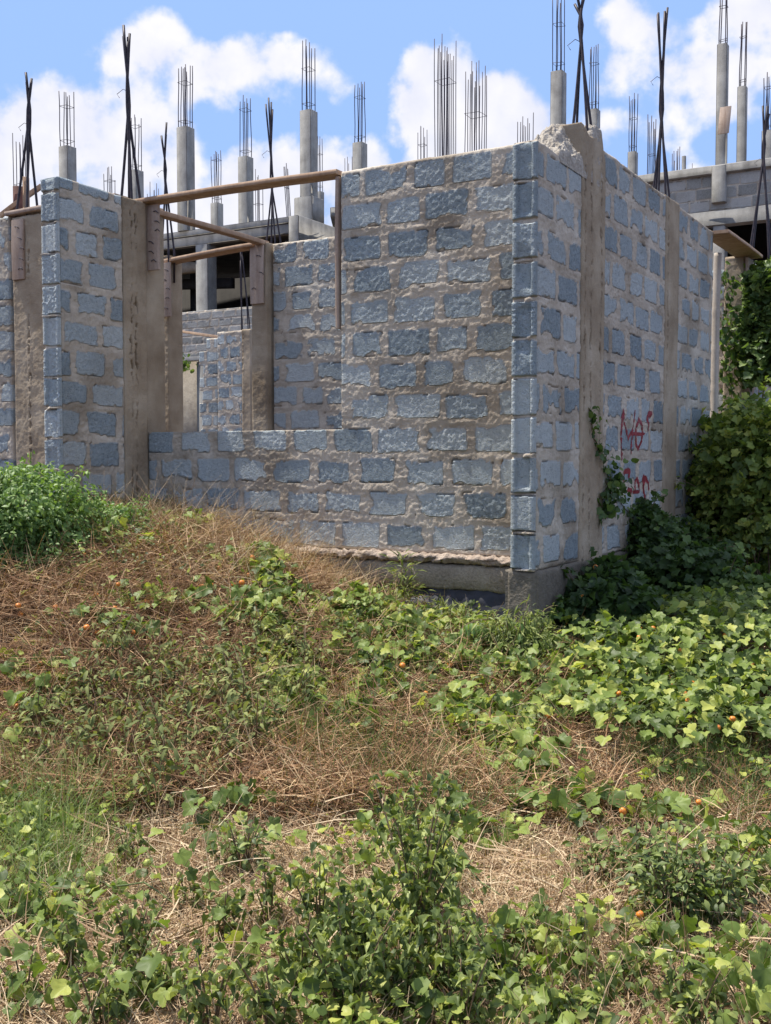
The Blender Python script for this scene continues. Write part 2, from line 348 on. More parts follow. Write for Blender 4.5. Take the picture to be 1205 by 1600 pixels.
def slab(name, O, S, N, Wd, z0, z1, m, parent, kind='block', thick=.15, res=.009, seed=1, hole=None, pitch=PT, mod=.375,
         topf=None, seams=(), smear=1.0, strokes=None, mask=None, rough=1.0, leftstep=0, gapless=False, back=True, zref=None, stain=0.0, bl=.158, bh=.088):
    """a wall leaf: displaced face with the courses modelled, closed by its edges and back"""
    ns = max(2, int(Wd / res)); ntt = max(2, int((z1 - z0) / res))
    s = np.linspace(0, Wd, ns + 1)[None, :].repeat(ntt + 1, 0)
    tp = (z1 - z0) * np.ones(ns + 1) if topf is None else np.array([topf(x) - z0 for x in np.linspace(0, Wd, ns + 1)])
    t = np.linspace(0, 1, ntt + 1)[:, None] * tp[None, :]
    # keep the courses level where the top line varies
    zr = z0 if zref is None else zref
    tt = t + (z0 - zr)
    att = np.zeros(s.shape + (4,)); sd = seed * 31
    lo = fbm(s * 2.2, tt * 2.2, sd + 5); mid = fbm(s * 14, tt * 14, sd + 6, 4); hi = fbm(s * 62, tt * 62, sd + 7, 2)
    ridge = 1 - np.abs(2 * fbm(s * 9 , tt * 22, sd + 8, 3) - 1)
    if kind in ('block', 'end'):
        ws = s + .012 * (fbm(s * 9, tt * 9, sd + 1, 3) - .5); wt = tt + .011 * (fbm(s * 9 + 40, tt * 9, sd + 2, 3) - .5)
        row = np.floor(wt / pitch).astype(int); ly = wt - (row + .5) * pitch
        sdf = np.ones_like(s); tone = np.zeros_like(s); rgh = np.ones_like(s)
        for r in range(row.min(), row.max() + 1):
            rr = random.Random(seed * 977 + r); x = -mod * (.5 + .5 * (r % 2)) + rr.uniform(-.05, .05) - .1 * rr.random()
            mk = row == r
            if kind == 'end': bl_ = [(Wd / 2, Wd)]
            else:
                bl_ = []
                while x < Wd + mod:
                    w = mod * rr.choice([1, 1, 1, 1, .94, 1.06, .8]); bl_.append((x + w / 2, w)); x += w
            for (cx, w) in bl_:
                hx = w / 2 - (mod / 2 - bl) + rr.uniform(-.010, .010) if kind == 'block' else Wd / 2 + .02
                hy = bh + rr.uniform(-.009, .006) if kind == 'block' else pitch / 2 - .008
                rd = .020 if kind == 'block' else .006
                oy = rr.uniform(-.008, .008) if kind == 'block' else 0
                sk = rr.uniform(-.06, .06) if kind == 'block' else 0
                qx = np.abs(ws[mk] - cx + sk * ly[mk]) - hx + rd; qy = np.abs(ly[mk] - oy - .03 * sk * (ws[mk] - cx) * 20 * .05) - hy + rd
                d_ = np.hypot(np.maximum(qx, 0), np.maximum(qy, 0)) + np.minimum(np.maximum(qx, qy), 0) - rd
                bt = sdf[mk] > d_; v = sdf[mk]; v[bt] = d_[bt]; sdf[mk] = v
                tn = tone[mk]; tn[bt] = rr.random(); tone[mk] = tn
                rg = rgh[mk]; rg[bt] = rr.choice([.35, .8, 1.2, 1.7]); rgh[mk] = rg
        sm = .62 * smear * (.06 * np.maximum(0, fbm(s * 6, tt * 6, sd + 3, 4) - .53) * 4 + .045 * np.maximum(0, fbm(s * 20, tt * 14, sd + 4, 3) - .58) * 3 + .005 * (fbm(s * 38, tt * 38, sd + 19, 2) - .45))
        sd2 = sdf + sm
        blk = 1 - sst(-.005, .005, sd2)
        dblk = rough * rgh * (.0055 * (hi - .5) + .003 * (mid - .5)) + .001
        trow = fbm(s * 7, tt * 34, sd + 23, 4); dm = .003 + .007 * (mid - .5) + .010 * (trow - .5) + .009 * (hi - .5)
        d = blk * dblk + (1 - blk) * dm
        if kind == 'end':
            rec = sst(.026, .036, s) * (1 - sst(Wd - .036, Wd - .026, s))
            fill = sst(.5, .62, fbm(s * 2, tt * 5, sd + 21, 2))
            d = d - .020 * rec * (1 - .85 * fill) * blk
            joint = 1 - blk
            d = d - joint * .026 * sst(.35, .55, fbm(s * 8, tt * 11, sd + 22, 2)) + joint * .004
            d = d - .006 * sst(-.006, 0, sdf) * blk
        cr = (np.abs(sdf + .003) < .0045) & (np.abs(ly) > pitch * .27) & (fbm(s * 9, tt * 9, sd + 9, 2) > .66)
        d = d - .010 * cr
        att[..., 0] = blk; att[..., 1] = tone
        att[..., 2] = np.clip(sst(.52, .72, lo) * .55 * (1 - .6 * blk) + .8 * cr + stain * (mid > .45), 0, 1)
    else:
        d = .006 + .010 * (lo - .5) + .008 * (mid - .5) + .004 * (hi - .5)
        att[..., 3] = 1; dark = sst(.55, .8, lo) * .4 + stain
        for s0 in seams:
            x = s - s0 - .03 * (fbm(s * 0, tt * 3, sd + 11, 3) - .5)
            x = x + .022 * (fbm(tt * 24, tt * 0 + s0, sd + 17, 3) - .5)
            wd = .003 + .024 * fbm(tt * 17, tt * 0 + s0, sd + 12, 3) ** 2.2
            g = (1 - sst(wd * .5, wd * 1.6, np.abs(x))) * sst(.46, .56, fbm(s * 55, tt * 30, sd + 13, 2)) * sst(.3, .45, fbm(tt * 2.5, tt * 0 + s0, sd + 18, 2))
            d = d - .017 * g + .007 * np.exp(-(x / .02) ** 2) * mid; dark = dark + .8 * g
        att[..., 2] = np.clip(dark, 0, 1)
    if strokes is not None: pm = strokes(s, t + z0)
    O = np.asarray(O, float)
    ed = np.minimum(np.minimum(s, Wd - s), np.minimum(t, np.maximum(tp[None] - t, 0)))
    d = d - .012 * (1 - sst(0, .014, ed)) * (1 if kind != 'end' else .4)
    Vv = O[None, None] + s[..., None] * S + t[..., None] * Z3 + d[..., None] * N
    Vv[..., 2] += (z0 - O[2])
    if topf is not None or True:
        Vv[-1, :, 2] += .008 * (fbm(s[-1] * 12, s[-1] * 0, sd + 15, 3) - .5)
    idx = np.arange(Vv.shape[0] * Vv.shape[1]).reshape(Vv.shape[:2])
    sc = (s[:-1, :-1] + s[1:, 1:]) / 2; tc = (t[:-1, :-1] + t[1:, 1:]) / 2 + z0
    keep = np.ones(sc.shape, bool)
    if hole is not None: keep &= ~hole(sc, tc)
    Q = np.stack([idx[:-1, :-1], idx[:-1, 1:], idx[1:, 1:], idx[1:, :-1]], -1)[keep]
    V0 = Vv.reshape(-1, 3); a0 = att.reshape(-1, 4)
    # closing strips
    E = np.concatenate([Q[:, [0, 1]], Q[:, [1, 2]], Q[:, [2, 3]], Q[:, [3, 0]]]).astype(np.int64)
    key = E[:, 0] * 10000000 + E[:, 1]; rk = E[:, 1] * 10000000 + E[:, 0]
    B = E[~np.isin(key, rk)]
    bv = np.unique(B); off = len(V0); mp = np.full(len(V0), -1); mp[bv] = np.arange(len(bv)) + off
    pl = (V0[bv] - O) @ N
    VB = V0[bv] - N[None] * (thick + pl)[:, None]; aB = a0[bv]
    # one middle ring with noise so that the edges are not knife-straight
    QS = np.stack([B[:, 1], B[:, 0], mp[B[:, 0]], mp[B[:, 1]]], -1)
    allV = [V0, VB]; allA = [a0, aB]; n = off + len(VB); QB = []
    if back:
        bvv = []
        for i in range(keep.shape[0]):
            k = np.flatnonzero(np.diff(np.concatenate([[0], keep[i].astype(int), [0]])))
            for a_, b_ in zip(k[::2], k[1::2]):
                cs = [V0[idx[i, a_]], V0[idx[i, b_]], V0[idx[i + 1, b_]], V0[idx[i + 1, a_]]]
                cs = [c - N * (thick + (c - O) @ N) for c in cs]
                QB.append([n + 3, n + 2, n + 1, n]); n += 4; bvv += cs
        allV.append(np.array(bvv)); allA.append(np.tile([0, .5, .2, .6 if kind != 'block' else 0], (len(bvv), 1)))
    VV = np.vstack(allV); AA = np.vstack(allA)
    used = np.zeros(len(VV), bool); F = np.vstack([Q, QS] + ([QB] if QB else [])); used[F.ravel()] = True
    re = np.cumsum(used) - 1
    o = mesh(name, VV[used], [re[F]], m, parent, None, {'att': AA[used]})
    if strokes is not None:
        cm = pm[:-1, :-1] * .5 + pm[1:, 1:] * .5
        Qp = np.stack([idx[:-1, :-1], idx[:-1, 1:], idx[1:, 1:], idx[1:, :-1]], -1)[cm > .5]
        cl = np.floor(pm[:-1, :-1])[cm > .5]
        for L_ in np.unique(cl):
            q_ = Qp[cl == L_]; u = np.unique(q_); r2 = np.full(len(V0), -1); r2[u] = np.arange(len(u))
            mesh('painted_letter', V0[u] + N * .0025, [r2[q_]], M_RED, o)
    return o

# ================================================================== the ground
def gbase(X, Y):
    X = np.asarray(X, float); Y = np.asarray(Y, float)
    A = np.interp(X, [-9, -4, -2.5, -1.5, -.9, -.3, .3, 1, 2, 4, 9], [.9, 1.02, 1.05, .98, .84, .56, .34, .33, .38, .45, .5])
    st = np.interp(X, [-3, 0, 1.5], [3.7, 4.1, 4.3])
    t = np.clip((Y - st) / (np.interp(X, [-1, .5], [7.2, 6.3]) - st), 0, 1); t = t * t * (3 - 2 * t)
    z = A * t
    b = .10 * (fbm(X * .9 + 5, Y * .9, 3, 3) - .5) + .07 * (fbm(X * 3.2, Y * 3.2, 4, 3) - .5)
    z = z + b
    far = np.clip((Y - 11) / 6, 0, 1); z = z * (1 - far) + .3 * far
    return z
def build_ground():
    xs = np.concatenate([-np.geomspace(2500, 12, 14), np.linspace(-9, 9, 240), np.geomspace(12, 2500, 14)])
    ys = np.concatenate([-np.geomspace(2500, 3, 12), np.linspace(0, 14, 220), np.geomspace(16, 2800, 20)])
    X, Y = np.meshgrid(xs, ys); Z = gbase(X, Y)
    far = (np.abs(X) > 9) | (Y > 14) | (Y < 0)
    Z = Z + np.where(far, 0, .03 * (fbm(X * 14, Y * 14, 8, 3) - .5))
    V = np.stack([X, Y, Z], -1).reshape(-1, 3); i = np.arange(len(V)).reshape(X.shape)
    Q = np.stack([i[:-1, :-1], i[:-1, 1:], i[1:, 1:], i[1:, :-1]], -1).reshape(-1, 4)
    o = mesh('ground', V, [Q], M_SOIL, None, (0, 0, 0), None, True); tag(o, kind='structure')
build_ground()
A0 = np.array([.87, 6.29]); U = np.array([.504, .864]); U /= np.linalg.norm(U); Vd = np.array([-U[1], U[0]])
def G(px, py, lift=0.0):
    """ground point seen at a pixel"""
    d = ray(px, py); Ys = np.linspace(1.6, 12, 900)
    Xs = d[0] / d[1] * Ys; Zs = EYE + d[2] / d[1] * Ys
    g = gbase(Xs, Ys) + lift; k = np.flatnonzero(Zs < g)
    a = (Xs - A0[0]) * U[0] + (Ys - A0[1]) * U[1]; b = (Xs - A0[0]) * Vd[0] + (Ys - A0[1]) * Vd[1]
    h = np.flatnonzero(((a > .48) & (b > -.05)) | ((a > -.2) & (b > -.12) & (b < .3)) | ((a > -.3) & (b > 3.6)))
    k = min(k[0] if len(k) else len(Ys) - 1, h[0] if len(h) else 9999)
    return np.array([Xs[k], Ys[k], g[k] - lift])

# ================================================================== the unfinished house
def build_house():
    R = empty('unfinished_house', H(.76, 1.8, ZB), 'roofless unfinished house of blue grey rough blocks with wide brown mortar, nearest in the picture', 'house')
    nU = -U3; nV = -V3
    # ---- front wall with the large window opening; s runs from left (b=3.8) to right (b=.15)
    def hole(s, z): b = 3.7 - s; return (b > 1.82) & (z > ZS)
    slab('front_wall', H(.76, 3.7, ZB), -V3, nU, 3.55, ZB, ZT, M_WALL, R, seed=4, hole=hole, res=.0085, smear=.95, bl=.158, bh=.086)
    tag(R.children[-1] if R.children else R)
    # ---- side wall: wing end, column, lettered panel, column, far panel
    a1, a2, a3, a4, a5 = .754, 1.2, 2.66, 3.04, 4.2
    slab('side_wall', H(.028, 0, ZB), U3, nV, a1 - .028, ZB, ZF, M_WALL, R, seed=9, res=.0085, bl=.154, bh=.083, smear=1.15, mod=.36)
    slab('side_wall', H(a4, 0, ZB), U3, nV, a5 - a4, ZB, ZT, M_WALL, R, seed=12, bl=.154, bh=.083, smear=1.15, res=.011)
    # painted words, traced in the plane of the wall
    def wp(cx, cy):
        px = 930 + cx / 8; py = 620 + cy / 8; a = a_on_side(px); q = H(a, 0, 0); return a, P(px, py, q[1])[2]
    LET = [1, 1, 1, 2, 2, 3, 3, 4, 4, 7, 5, 5, 6, 6, 6]
    ST = [([(335, 170), (322, 300), (310, 440), (320, 600), (320, 780)], 13), ([(335, 170), (345, 330), (375, 420), (400, 520)], 12), ([(485, 180), (460, 400), (400, 520), (460, 400), (435, 700)], 8),
          ([(490, 460), (500, 360), (530, 275), (570, 370), (582, 450), (570, 560), (525, 650), (495, 600), (488, 460)], 9), ([(430, 465), (600, 465)], 5),
          ([(640, 290), (650, 220), (685, 215)], 17), ([(645, 280), (650, 420)], 6),
          ([(350, 945), (395, 930), (425, 925), (418, 975)], 12), ([(350, 940), (350, 1080)], 6), ([(410, 1175), (435, 1185)], 16),
          ([(480, 1190), (495, 1070), (515, 1015), (540, 1100), (550, 1170)], 7), ([(468, 1190), (550, 1190)], 5),
          ([(600, 1190), (592, 1020), (625, 1010), (655, 1080), (662, 1150)], 8), ([(600, 1010), (610, 1040)], 16), ([(605, 1180), (630, 1300)], 7)]
    def strokes(s, z):
        m = np.zeros_like(s); a = a2 + s
        for li, (pts, w) in zip(LET, ST):
            w = w + 2.5; q = [wp(*p) for p in pts]
            for (s0, z0), (s1, z1) in zip(q, q[1:]):
                l2 = (s1 - s0) ** 2 + (z1 - z0) ** 2 + 1e-9
                k = np.clip(((a - s0) * (s1 - s0) + (z - z0) * (z1 - z0)) / l2, 0, 1)
                dd = np.hypot((a - s0 - k * (s1 - s0)), (z - z0 - k * (z1 - z0)))
                m = np.where(dd < w * .0011 * (.7 + .7 * vn(s * 30, z * 30, 0, 5)), float(li), m)
        n = fbm(s * 60, z * 60, 77, 2)
        return m * (n > 0)
    slab('side_wall', H(a2, 0, ZB), U3, nV, a3 - a2, ZB, ZT, M_WALL, R, seed=10, res=.0065, bl=.154, bh=.083, smear=1.15, strokes=strokes)
    slab('side_wall', H(-0.0, .15, ZB), -V3, nU, .15, ZB, ZF, M_WALL, R, kind='end', thick=.027, res=.0045, seed=14, smear=.25, back=False)
    slab('column', H(a1, -.004, ZB), U3, nV, a2 - a1, ZB - .02, EYE + 1.93, M_WALL, R, kind='conc', thick=.2, seed=15, seams=(.05, .17, .36), res=.008,
         topf=lambda x: EYE + 2.13 - .05 * sin(11 * x) - 1.9 * max(0, x - .33))
    slab('column', H(a3, -.004, ZB), U3, nV, a4 - a3, ZB - .05, ZT + .01, M_WALL, R, kind='conc', thick=.2, seed=16, seams=(.05,), res=.009)
    # broken concrete lump on the first column
    n = 60; uu, vv = np.meshgrid(np.linspace(0, 1, n), np.linspace(0, 1, n))
    def prof(x, y):  # x runs back along a, y along b through the wall
        h = np.interp(x, [0, .15, .35, .6, .8, .93, 1], [.0, .14, .25, .30, .34, .33, .10]) + ZF
        cut = np.interp(x, [0, .12, .3, .62, .74, 1], [0, .06, .20, .22, .02, 0]); h = h - cut * (1 - sst(.0, .75, y))
        rg = 1 - np.abs(2 * fbm(x * 9, y * 6 + x * 4, 91, 4) - 1)
        e = np.minimum(y, 1 - y); return h + .07 * (rg - .6) + .03 * (fbm(x * 26, y * 18, 94, 3) - .5) - .05 * np.exp(-e * 30)
    zz = prof(uu, vv); aa = .36 + uu * .82 + .03 * (fbm(uu * 9, vv * 9, 92, 3) - .5); bb = -.006 + vv * .22 + .03 * (fbm(uu * 9, vv * 9, 93, 3) - .5) * (vv > .1)
    Vt = np.stack([A0[0] + aa * U[0] + bb * Vd[0], A0[1] + aa * U[1] + bb * Vd[1], zz], -1)
    Vb = Vt.copy(); Vb[..., 2] = ZF - .05; i = np.arange(n * n).reshape(n, n); Q = np.stack([i[:-1, :-1], i[:-1, 1:], i[1:, 1:], i[1:, :-1]], -1).reshape(-1, 4)
    ring = np.concatenate([i[0, :], i[1:, -1], i[-1, -2::-1], i[-2:0:-1, 0]]); r2 = np.roll(ring, -1)
    QS = np.stack([r2, ring, ring + n * n, r2 + n * n], -1)
    mesh('broken_concrete_top', np.vstack([Vt.reshape(-1, 3), Vb.reshape(-1, 3)]), [np.vstack([Q, QS])], M_SPALL2, R)
    # ---- left wing wall, its end face and column
    slab('wing_wall', H(-.152, 3.7, ZB - .1), U3, nV, .65, ZB - .1, ZT, M_WALL, R, seed=21, res=.0085, smear=.9, mod=.37,
         topf=lambda x: ZT + .01 - .02 * x)
    slab('wing_wall', H(-.18, 3.865, ZB - .1), -V3, nU, .165, ZB - .1, ZT, M_WALL, R, kind='end', thick=.027, res=.005, seed=23, smear=.3, back=False)
    slab('column', H(.498, 3.696, ZB - .1), U3, nV, .262, ZB - .1, ZT + .0, M_WALL, R, kind='conc', thick=.16, seed=24, seams=(.08, .13), res=.007, stain=.12)
    slab('column', H(.765, 3.9, ZB), -V3, nU, .19, ZB, ZT - .004, M_WALL, R, kind='conc', thick=.22, seed=25, res=.01, seams=(.02,))
    # ---- front wall further left, behind the wing
    slab('front_wall', H(.76, 7.4, ZB), -V3, nU, 2.1, ZB, ZT + .07, M_WALL, R, seed=27, res=.012, smear=1.4)
    slab('column', H(.755, 5.26, ZB), -V3, nU, .5, ZB, ZT + .05, M_WALL, R, kind='conc', thick=.2, seed=28, seams=(.2, .44), res=.009)
    slab('front_wall', H(.78, 4.9, ZB), -V3, nU, .95, ZB, EYE + .2, M_WALL, R, seed=29, res=.012)
    # ---- back wall
    slab('back_wall', H(2.6, 3.78, ZB), -V3, nU, 3.6, ZB, ZT - .01, M_WALL, R, seed=31, res=.011, smear=1.35)
    slab('column', H(2.55, 4.0, ZB), -V3, nU, .19, ZB, ZT, M_WALL, R, kind='conc', thick=.25, seed=32, seams=(), res=.01)
    slab('back_wall', H(2.6, 8.2, ZB), -V3, nU, 3.0, ZB, ZT - .01, M_WALL, R, seed=34, res=.016, smear=2)
    slab('column', H(2.5, 5.42, ZB), -V3, nU, .42, ZB, ZT - .02, M_WALL, R, kind='conc', thick=.2, seed=33, seams=(), res=.01)
    slab('back_wall', H(2.62, 4.99, ZB), -V3, nU, .99, ZB, EYE + .12, M_WALL, R, seed=37, res=.015)
    # ---- far part of the side wall, beyond the opening, under the vine
    slab('side_wall', H(5.9, 0, ZB), U3, nV, 3.6, ZB - .6, ZT, M_WALL, R, seed=41, res=.016, smear=.9)
    slab('column', H(5.55, -.004, ZB), U3, nV, .35, ZB - .6, ZT, M_WALL, R, kind='conc', thick=.2, seed=42, seams=(.1, .3), res=.011)
    slab('column', H(5.545, .20, ZB), -V3, nU, .2, ZB - .6, ZT - .004, M_WALL, R, kind='conc', thick=.1, seed=43, seams=(), res=.011)
    slab('partition_wall', H(5.7, 3.4, ZB), -V3, nU, 3.2, ZB, ZT - .1, M_WALL, R, seed=44, res=.02)
    # ---- floor slab edge / ground beam, plinth, damp sheet
    def rag(name, a, b0, b1, z0, z1, dep, m, seed, amp=.02):
        nn = int((b1 - b0) / .009); tl = np.linspace(0, 1, 9)
        # ring profile swept along b: top back, top front, front faces, bottom back
        prof = [(dep, 0), (dep * .5, 0), (.02, 0), (0, -.02), (0, -(z1 - z0) * .5), (.0, -(z1 - z0) + .02), (.02, -(z1 - z0)), (dep, -(z1 - z0))]
        pr = np.array(prof); bs = np.linspace(b0, b1, nn)
        V = []
        for b_ in bs:
            for k, (da, dz) in enumerate(pr):
                n1 = float(fbm(np.array(b_ * 14), np.array(k * 1.7), seed, 4)) - .5; n2 = float(fbm(np.array(b_ * 30), np.array(k * .9 + 9), seed + 1, 3)) - .5
                e = 0 if k in (0, len(pr) - 1) else 1
                V.append(H(a + da + amp * 1.6 * n1 * e, b_, z1 + dz + amp * n2 * e))
        K = len(pr); i = np.arange(nn * K).reshape(nn, K)
        Q = np.stack([i[:-1, :-1], i[:-1, 1:], i[1:, 1:], i[1:, :-1]], -1).reshape(-1, 4)
        Q = np.vstack([Q, np.stack([i[:-1, -1], i[:-1, 0], i[1:, 0], i[1:, -1]], -1)])
        return mesh(name, np.array(V), [Q], m, R, None, {'att': np.tile([0, .5, .1, 1], (len(V), 1))})
    rag('floor_slab', .69, .16, 3.7, ZB - .055, ZB + .002, .1, M_LEDGE, 51, .045)
    rag('ground_beam', .71, .16, 3.79, ZB - .24, ZB - .062, .12, M_BEAM, 53, .018)
    slab('plinth', H(.80, 3.79, .1), -V3, nU, 3.63, .1, ZB - .22, M_GREY, R, seed=55, res=.02, smear=2, stain=.7)
    slab('plinth', H(.02, -.01, .1), U3, nV, 3.4, .1, ZB - .001, M_FOOT, R, kind='conc', thick=.2, seed=56, res=.014, stain=.75, seams=(.3,))
    slab('plinth', H(.01, .17, .1), -V3, nU, .175, .1, ZB - .003, M_FOOT, R, kind='conc', thick=.01, seed=57, res=.008, stain=.75)
    ns_, nk = 110, 26; ss = np.linspace(.2, 3.0, ns_); kk = np.linspace(0, 1, nk); SS, KK = np.meshgrid(ss, kk)
    dep = .03 + .13 * KK + .05 * (fbm(SS * 5, KK * 2, 61, 3) - .5) + .02 * (fbm(SS * 16, KK * 5, 62, 2) - .5)
    zz = ZB - .235 - KK * (.22 + .10 * fbm(SS * 2.2, KK * 0, 63, 2)) + .02 * (fbm(SS * 9, KK * 5, 64, 2) - .5)
    V = np.stack([A0[0] + (.76 - dep) * U[0] + SS * Vd[0], A0[1] + (.76 - dep) * U[1] + SS * Vd[1], zz], -1)
    V = np.concatenate([V.reshape(-1, 3), (V - U3 * -.004).reshape(-1, 3)])
    i = np.arange(ns_ * nk).reshape(nk, ns_); Q = np.stack([i[:-1, :-1], i[:-1, 1:], i[1:, 1:], i[1:, :-1]], -1).reshape(-1, 4)
    mesh('damp_proof_sheet', V, [np.vstack([Q, Q[:, ::-1] + ns_ * nk])], M_POLY, R, smooth=True)
    # ---- timber boards: planks given by two world ends, width and thickness
    def plank(name, p0, p1, wv, tv, m=M_WOOD, nails=0, face=None):
        p0, p1, wv, tv = (np.array(v, float) for v in (p0, p1, wv, tv)); mb = MB()
        # subdivided along its length with a slight warp
        k = 14; ln = np.linspace(0, 1, k + 1); bow = .012 * np.sin(ln * pi) + .004 * np.array([vn(x * 7, p0[0] * 3, 0, 3) for x in ln])
        sec = [(-.5, -.46), (-.485, -.5), (.485, -.5), (.5, -.46), (.5, .46), (.485, .5), (-.485, .5), (-.5, .46)]
        V = []
        for j, f in enumerate(ln):
            c = p0 + (p1 - p0) * f + tv / np.linalg.norm(tv) * bow[j] * .6
            for (x, y) in sec: V.append(c + wv * x * (1 + .03 * vn(f * 9, x, 0, 6)) + tv * y)
        K = len(sec); Q = []
        for j in range(k):
            for q in range(K): Q.append([j * K + q, j * K + (q + 1) % K, (j + 1) * K + (q + 1) % K, (j + 1) * K + q])
        mb.add(V, Q); V2 = np.array(V); mb.add(V2[:K], [[0, 1, 2, 3], [0, 3, 4, 7], [4, 5, 6, 7]]); mb.add(V2[-K:], [[3, 2, 1, 0], [7, 4, 3, 0], [7, 6, 5, 4]])
        o = mb.build(name, m, R)
        rr = random.Random(int(p0[0] * 1000))
        for q in range(nails):
            f = (q + .7) / (nails + .6); c = p0 + (p1 - p0) * f + wv * rr.uniform(-.35, .35) + tv * .5
            tn = tv / np.linalg.norm(tv); wn = wv / np.linalg.norm(wv); nb = MB()
            up = rr.uniform(-.01, .015); nb.tube([c - tn * .01, c + tn * .012, c + tn * .014 + wn * .028 + Z3 * up, c + tn * .01 + wn * .05 + Z3 * (up - .02)], .0035, 5)
            nb.build('nail', M_BLACK, o)
        return o
    tv = nU * .028
    # boards nailed to the two jambs, tall ones facing the viewer
    plank('jamb_board', H(.80, 3.655, ZT - .02), H(.80, 3.655, ZT - .54), -V3 * .13, tv, nails=6)
    plank('jamb_board', H(2.47, 5.01, ZT - .10), H(2.47, 5.01, ZT - .64), -V3 * .12, tv, nails=5)
    plank('jamb_board', H(2.53, 3.91, ZT - .02), H(2.53, 3.91, ZT - .58), -V3 * .15, tv, nails=3)
    plank('jamb_board', H(.74, 5.16, ZT + .02), H(.74, 5.16, ZT - .50), -V3 * .14, tv, nails=5)
    plank('jamb_board', H(.83, 1.855, ZT - .03), H(.83, 1.855, ZT - 1.12), U3 * .14, V3 * .028, m=M_WOOD)
    plank('jamb_board', H(5.62, -.03, ZT - .03), H(5.62, -.03, ZT - .62), U3 * .26, nV * .028, m=M_WOOD, nails=2)
    # head boards spanning the openings
    plank('head_board', H(.80, 3.78, ZT + .012), H(.80, 1.84, ZT - .005), U3 * .15, Z3 * .034, m=M_WOOD2)
    plank('head_board', H(.86, 3.70, ZT - .06), H(2.62, 3.88, ZT + .0), V3 * .09, Z3 * .04, m=M_WOOD2)
    plank('head_board', H(2.55, 5.12, ZT - .085), H(2.55, 3.93, ZT - .02), U3 * .15, Z3 * .035, m=M_WOOD2)
    plank('head_board', H(.80, 5.32, ZT + .085), H(.80, 4.0, ZT + .085), U3 * .15, Z3 * .035, m=M_WOOD)
    plank('head_board', H(4.18, -.02, ZT - .015), H(5.72, -.02, ZT + .0), V3 * .24, Z3 * .03, m=M_WOOD2)
    # diagonal timbers by the rusty shutter at the far left
    yy = 9.9
    plank('brace_timber', P(0, 338, yy), P(64, 292, yy + .3), np.array([0, .05, 0]), Z3 * .045, m=M_WOOD2)
    mb = MB(); o = P(21, 347, 10.0); mb.box(o, np.array([.125, .03, 0]), np.array([-.02, .09, 0]), Z3 * .33, .004); mb.build('column_shutter', M_RUST, R)
    mb = MB(); o = P(36, 345, 9.93); mb.box(o, np.array([.05, .01, 0]), np.array([0, .04, 0]), Z3 * .40, .004); mb.build('shutter_batten', M_WOOD2, R)
    # ---- rebar starter bars, gathered into leaning bundles
    def starter(pb, pt, n, spread, r=.0085, cross=.35, bend=0.0, drop=.3):
        """pb, pt world points of the bundle foot and tip"""
        pb = np.array(pb); pt = np.array(pt); rr = random.Random(int(pb[0] * 1e4))
        h = pt[2] - pb[2]; feet = [(-1, -1), (1, -1), (-1, 1), (1, 1), (0, -1), (0, 1)][:n]
        for k, (fx, fy) in enumerate(feet):
            f = pb + U3 * fy * spread * .8 + V3 * fx * spread
            tops = pt + np.array([-fx * .018 * 1.5 + rr.uniform(-.012, .012), rr.uniform(-.02, .02), rr.uniform(-.14, .0)])
            piv = pb + (pt - pb) * (1 - cross) + np.array([fx * .012, fy * .015, 0])
            pts = []
            for q in np.linspace(0, 1, 12):
                if q < 1 - cross: w = q / (1 - cross); c = f * (1 - w) + piv * w
                else: w = (q - 1 + cross) / cross; c = piv * (1 - w) + tops * w
                pts.append(c + np.array([.004 * sin(q * 4 + k), 0, 0]))
            pts = [f - Z3 * drop] + pts; mb = MB(); mb.tube(pts, r, 7); mb.build('starter_bar', M_REBAR, R, smooth=True)
        # a twist of tying wire
        c = pb + (pt - pb) * .62; mb = MB(); mb.tube([c, c + np.array([-.04, 0, .02]), c + np.array([-.09, 0, -.02]), c + np.array([-.07, 0, -.05])], .0025, 5); mb.build('tying_wire', M_REBAR, R)
    def st(px0, py0, px1, py1, Y, n, spread, **k): starter(P(px0, py0, Y), P(px1, py1, Y + .05), n, spread, **k)
    st(42, 340, 47, 107, 9.65, 4, .075, cross=.30, r=.0115)
    st(204, 316, 198, 37, 8.82, 4, .06, cross=.42, r=.0115)
    st(262, 395, 257, 192, 11.0, 3, .05, cross=.35, r=.0105)
    st(427, 380, 422, 152, 10.6, 4, .055, cross=.55)
    st(909, 215, 908, -25, 7.2, 4, .055, cross=.24, r=.0095)
    st(1032, 305, 1036, 12, 8.82, 5, .055, cross=.52, r=.0095)
    st(1188, 400, 1196, 160, 11.3, 4, .10, cross=.3, r=.0115)
    return R
HOUSE = build_house()

# ================================================================== bamboo prop standing in the side opening
def build_bamboo():
    p0 = P(1113, 690, 10.2); g = float(gbase(p0[0], p0[1])); p1 = P(1124, 396, 10.35)
    R = empty('bamboo_prop', (p0[0], p0[1], g), 'pale upright bamboo pole propping the loose plank at the right end of the block wall', 'pole')
    d = (p1 - p0); base = p0 + d * ((g - .1 - p0[2]) / d[2]); k = 90; pts = [base + (p1 - base) * t + np.array([.012 * sin(t * 5), 0, 0]) for t in np.linspace(0, 1, k)]
    L = np.linalg.norm(p1 - base); rad = []
    for t in np.linspace(0, 1, k):
        ph = (t * L / .37) % 1; dd = min(ph, 1 - ph); rad.append(.041 - .006 * t + .005 * math.exp(-(dd * .37 / .015) ** 2))
    mb = MB(); mb.tube(pts, np.array(rad), 14); mb.build('pole', M_BAMBOO, R, smooth=True)
build_bamboo()

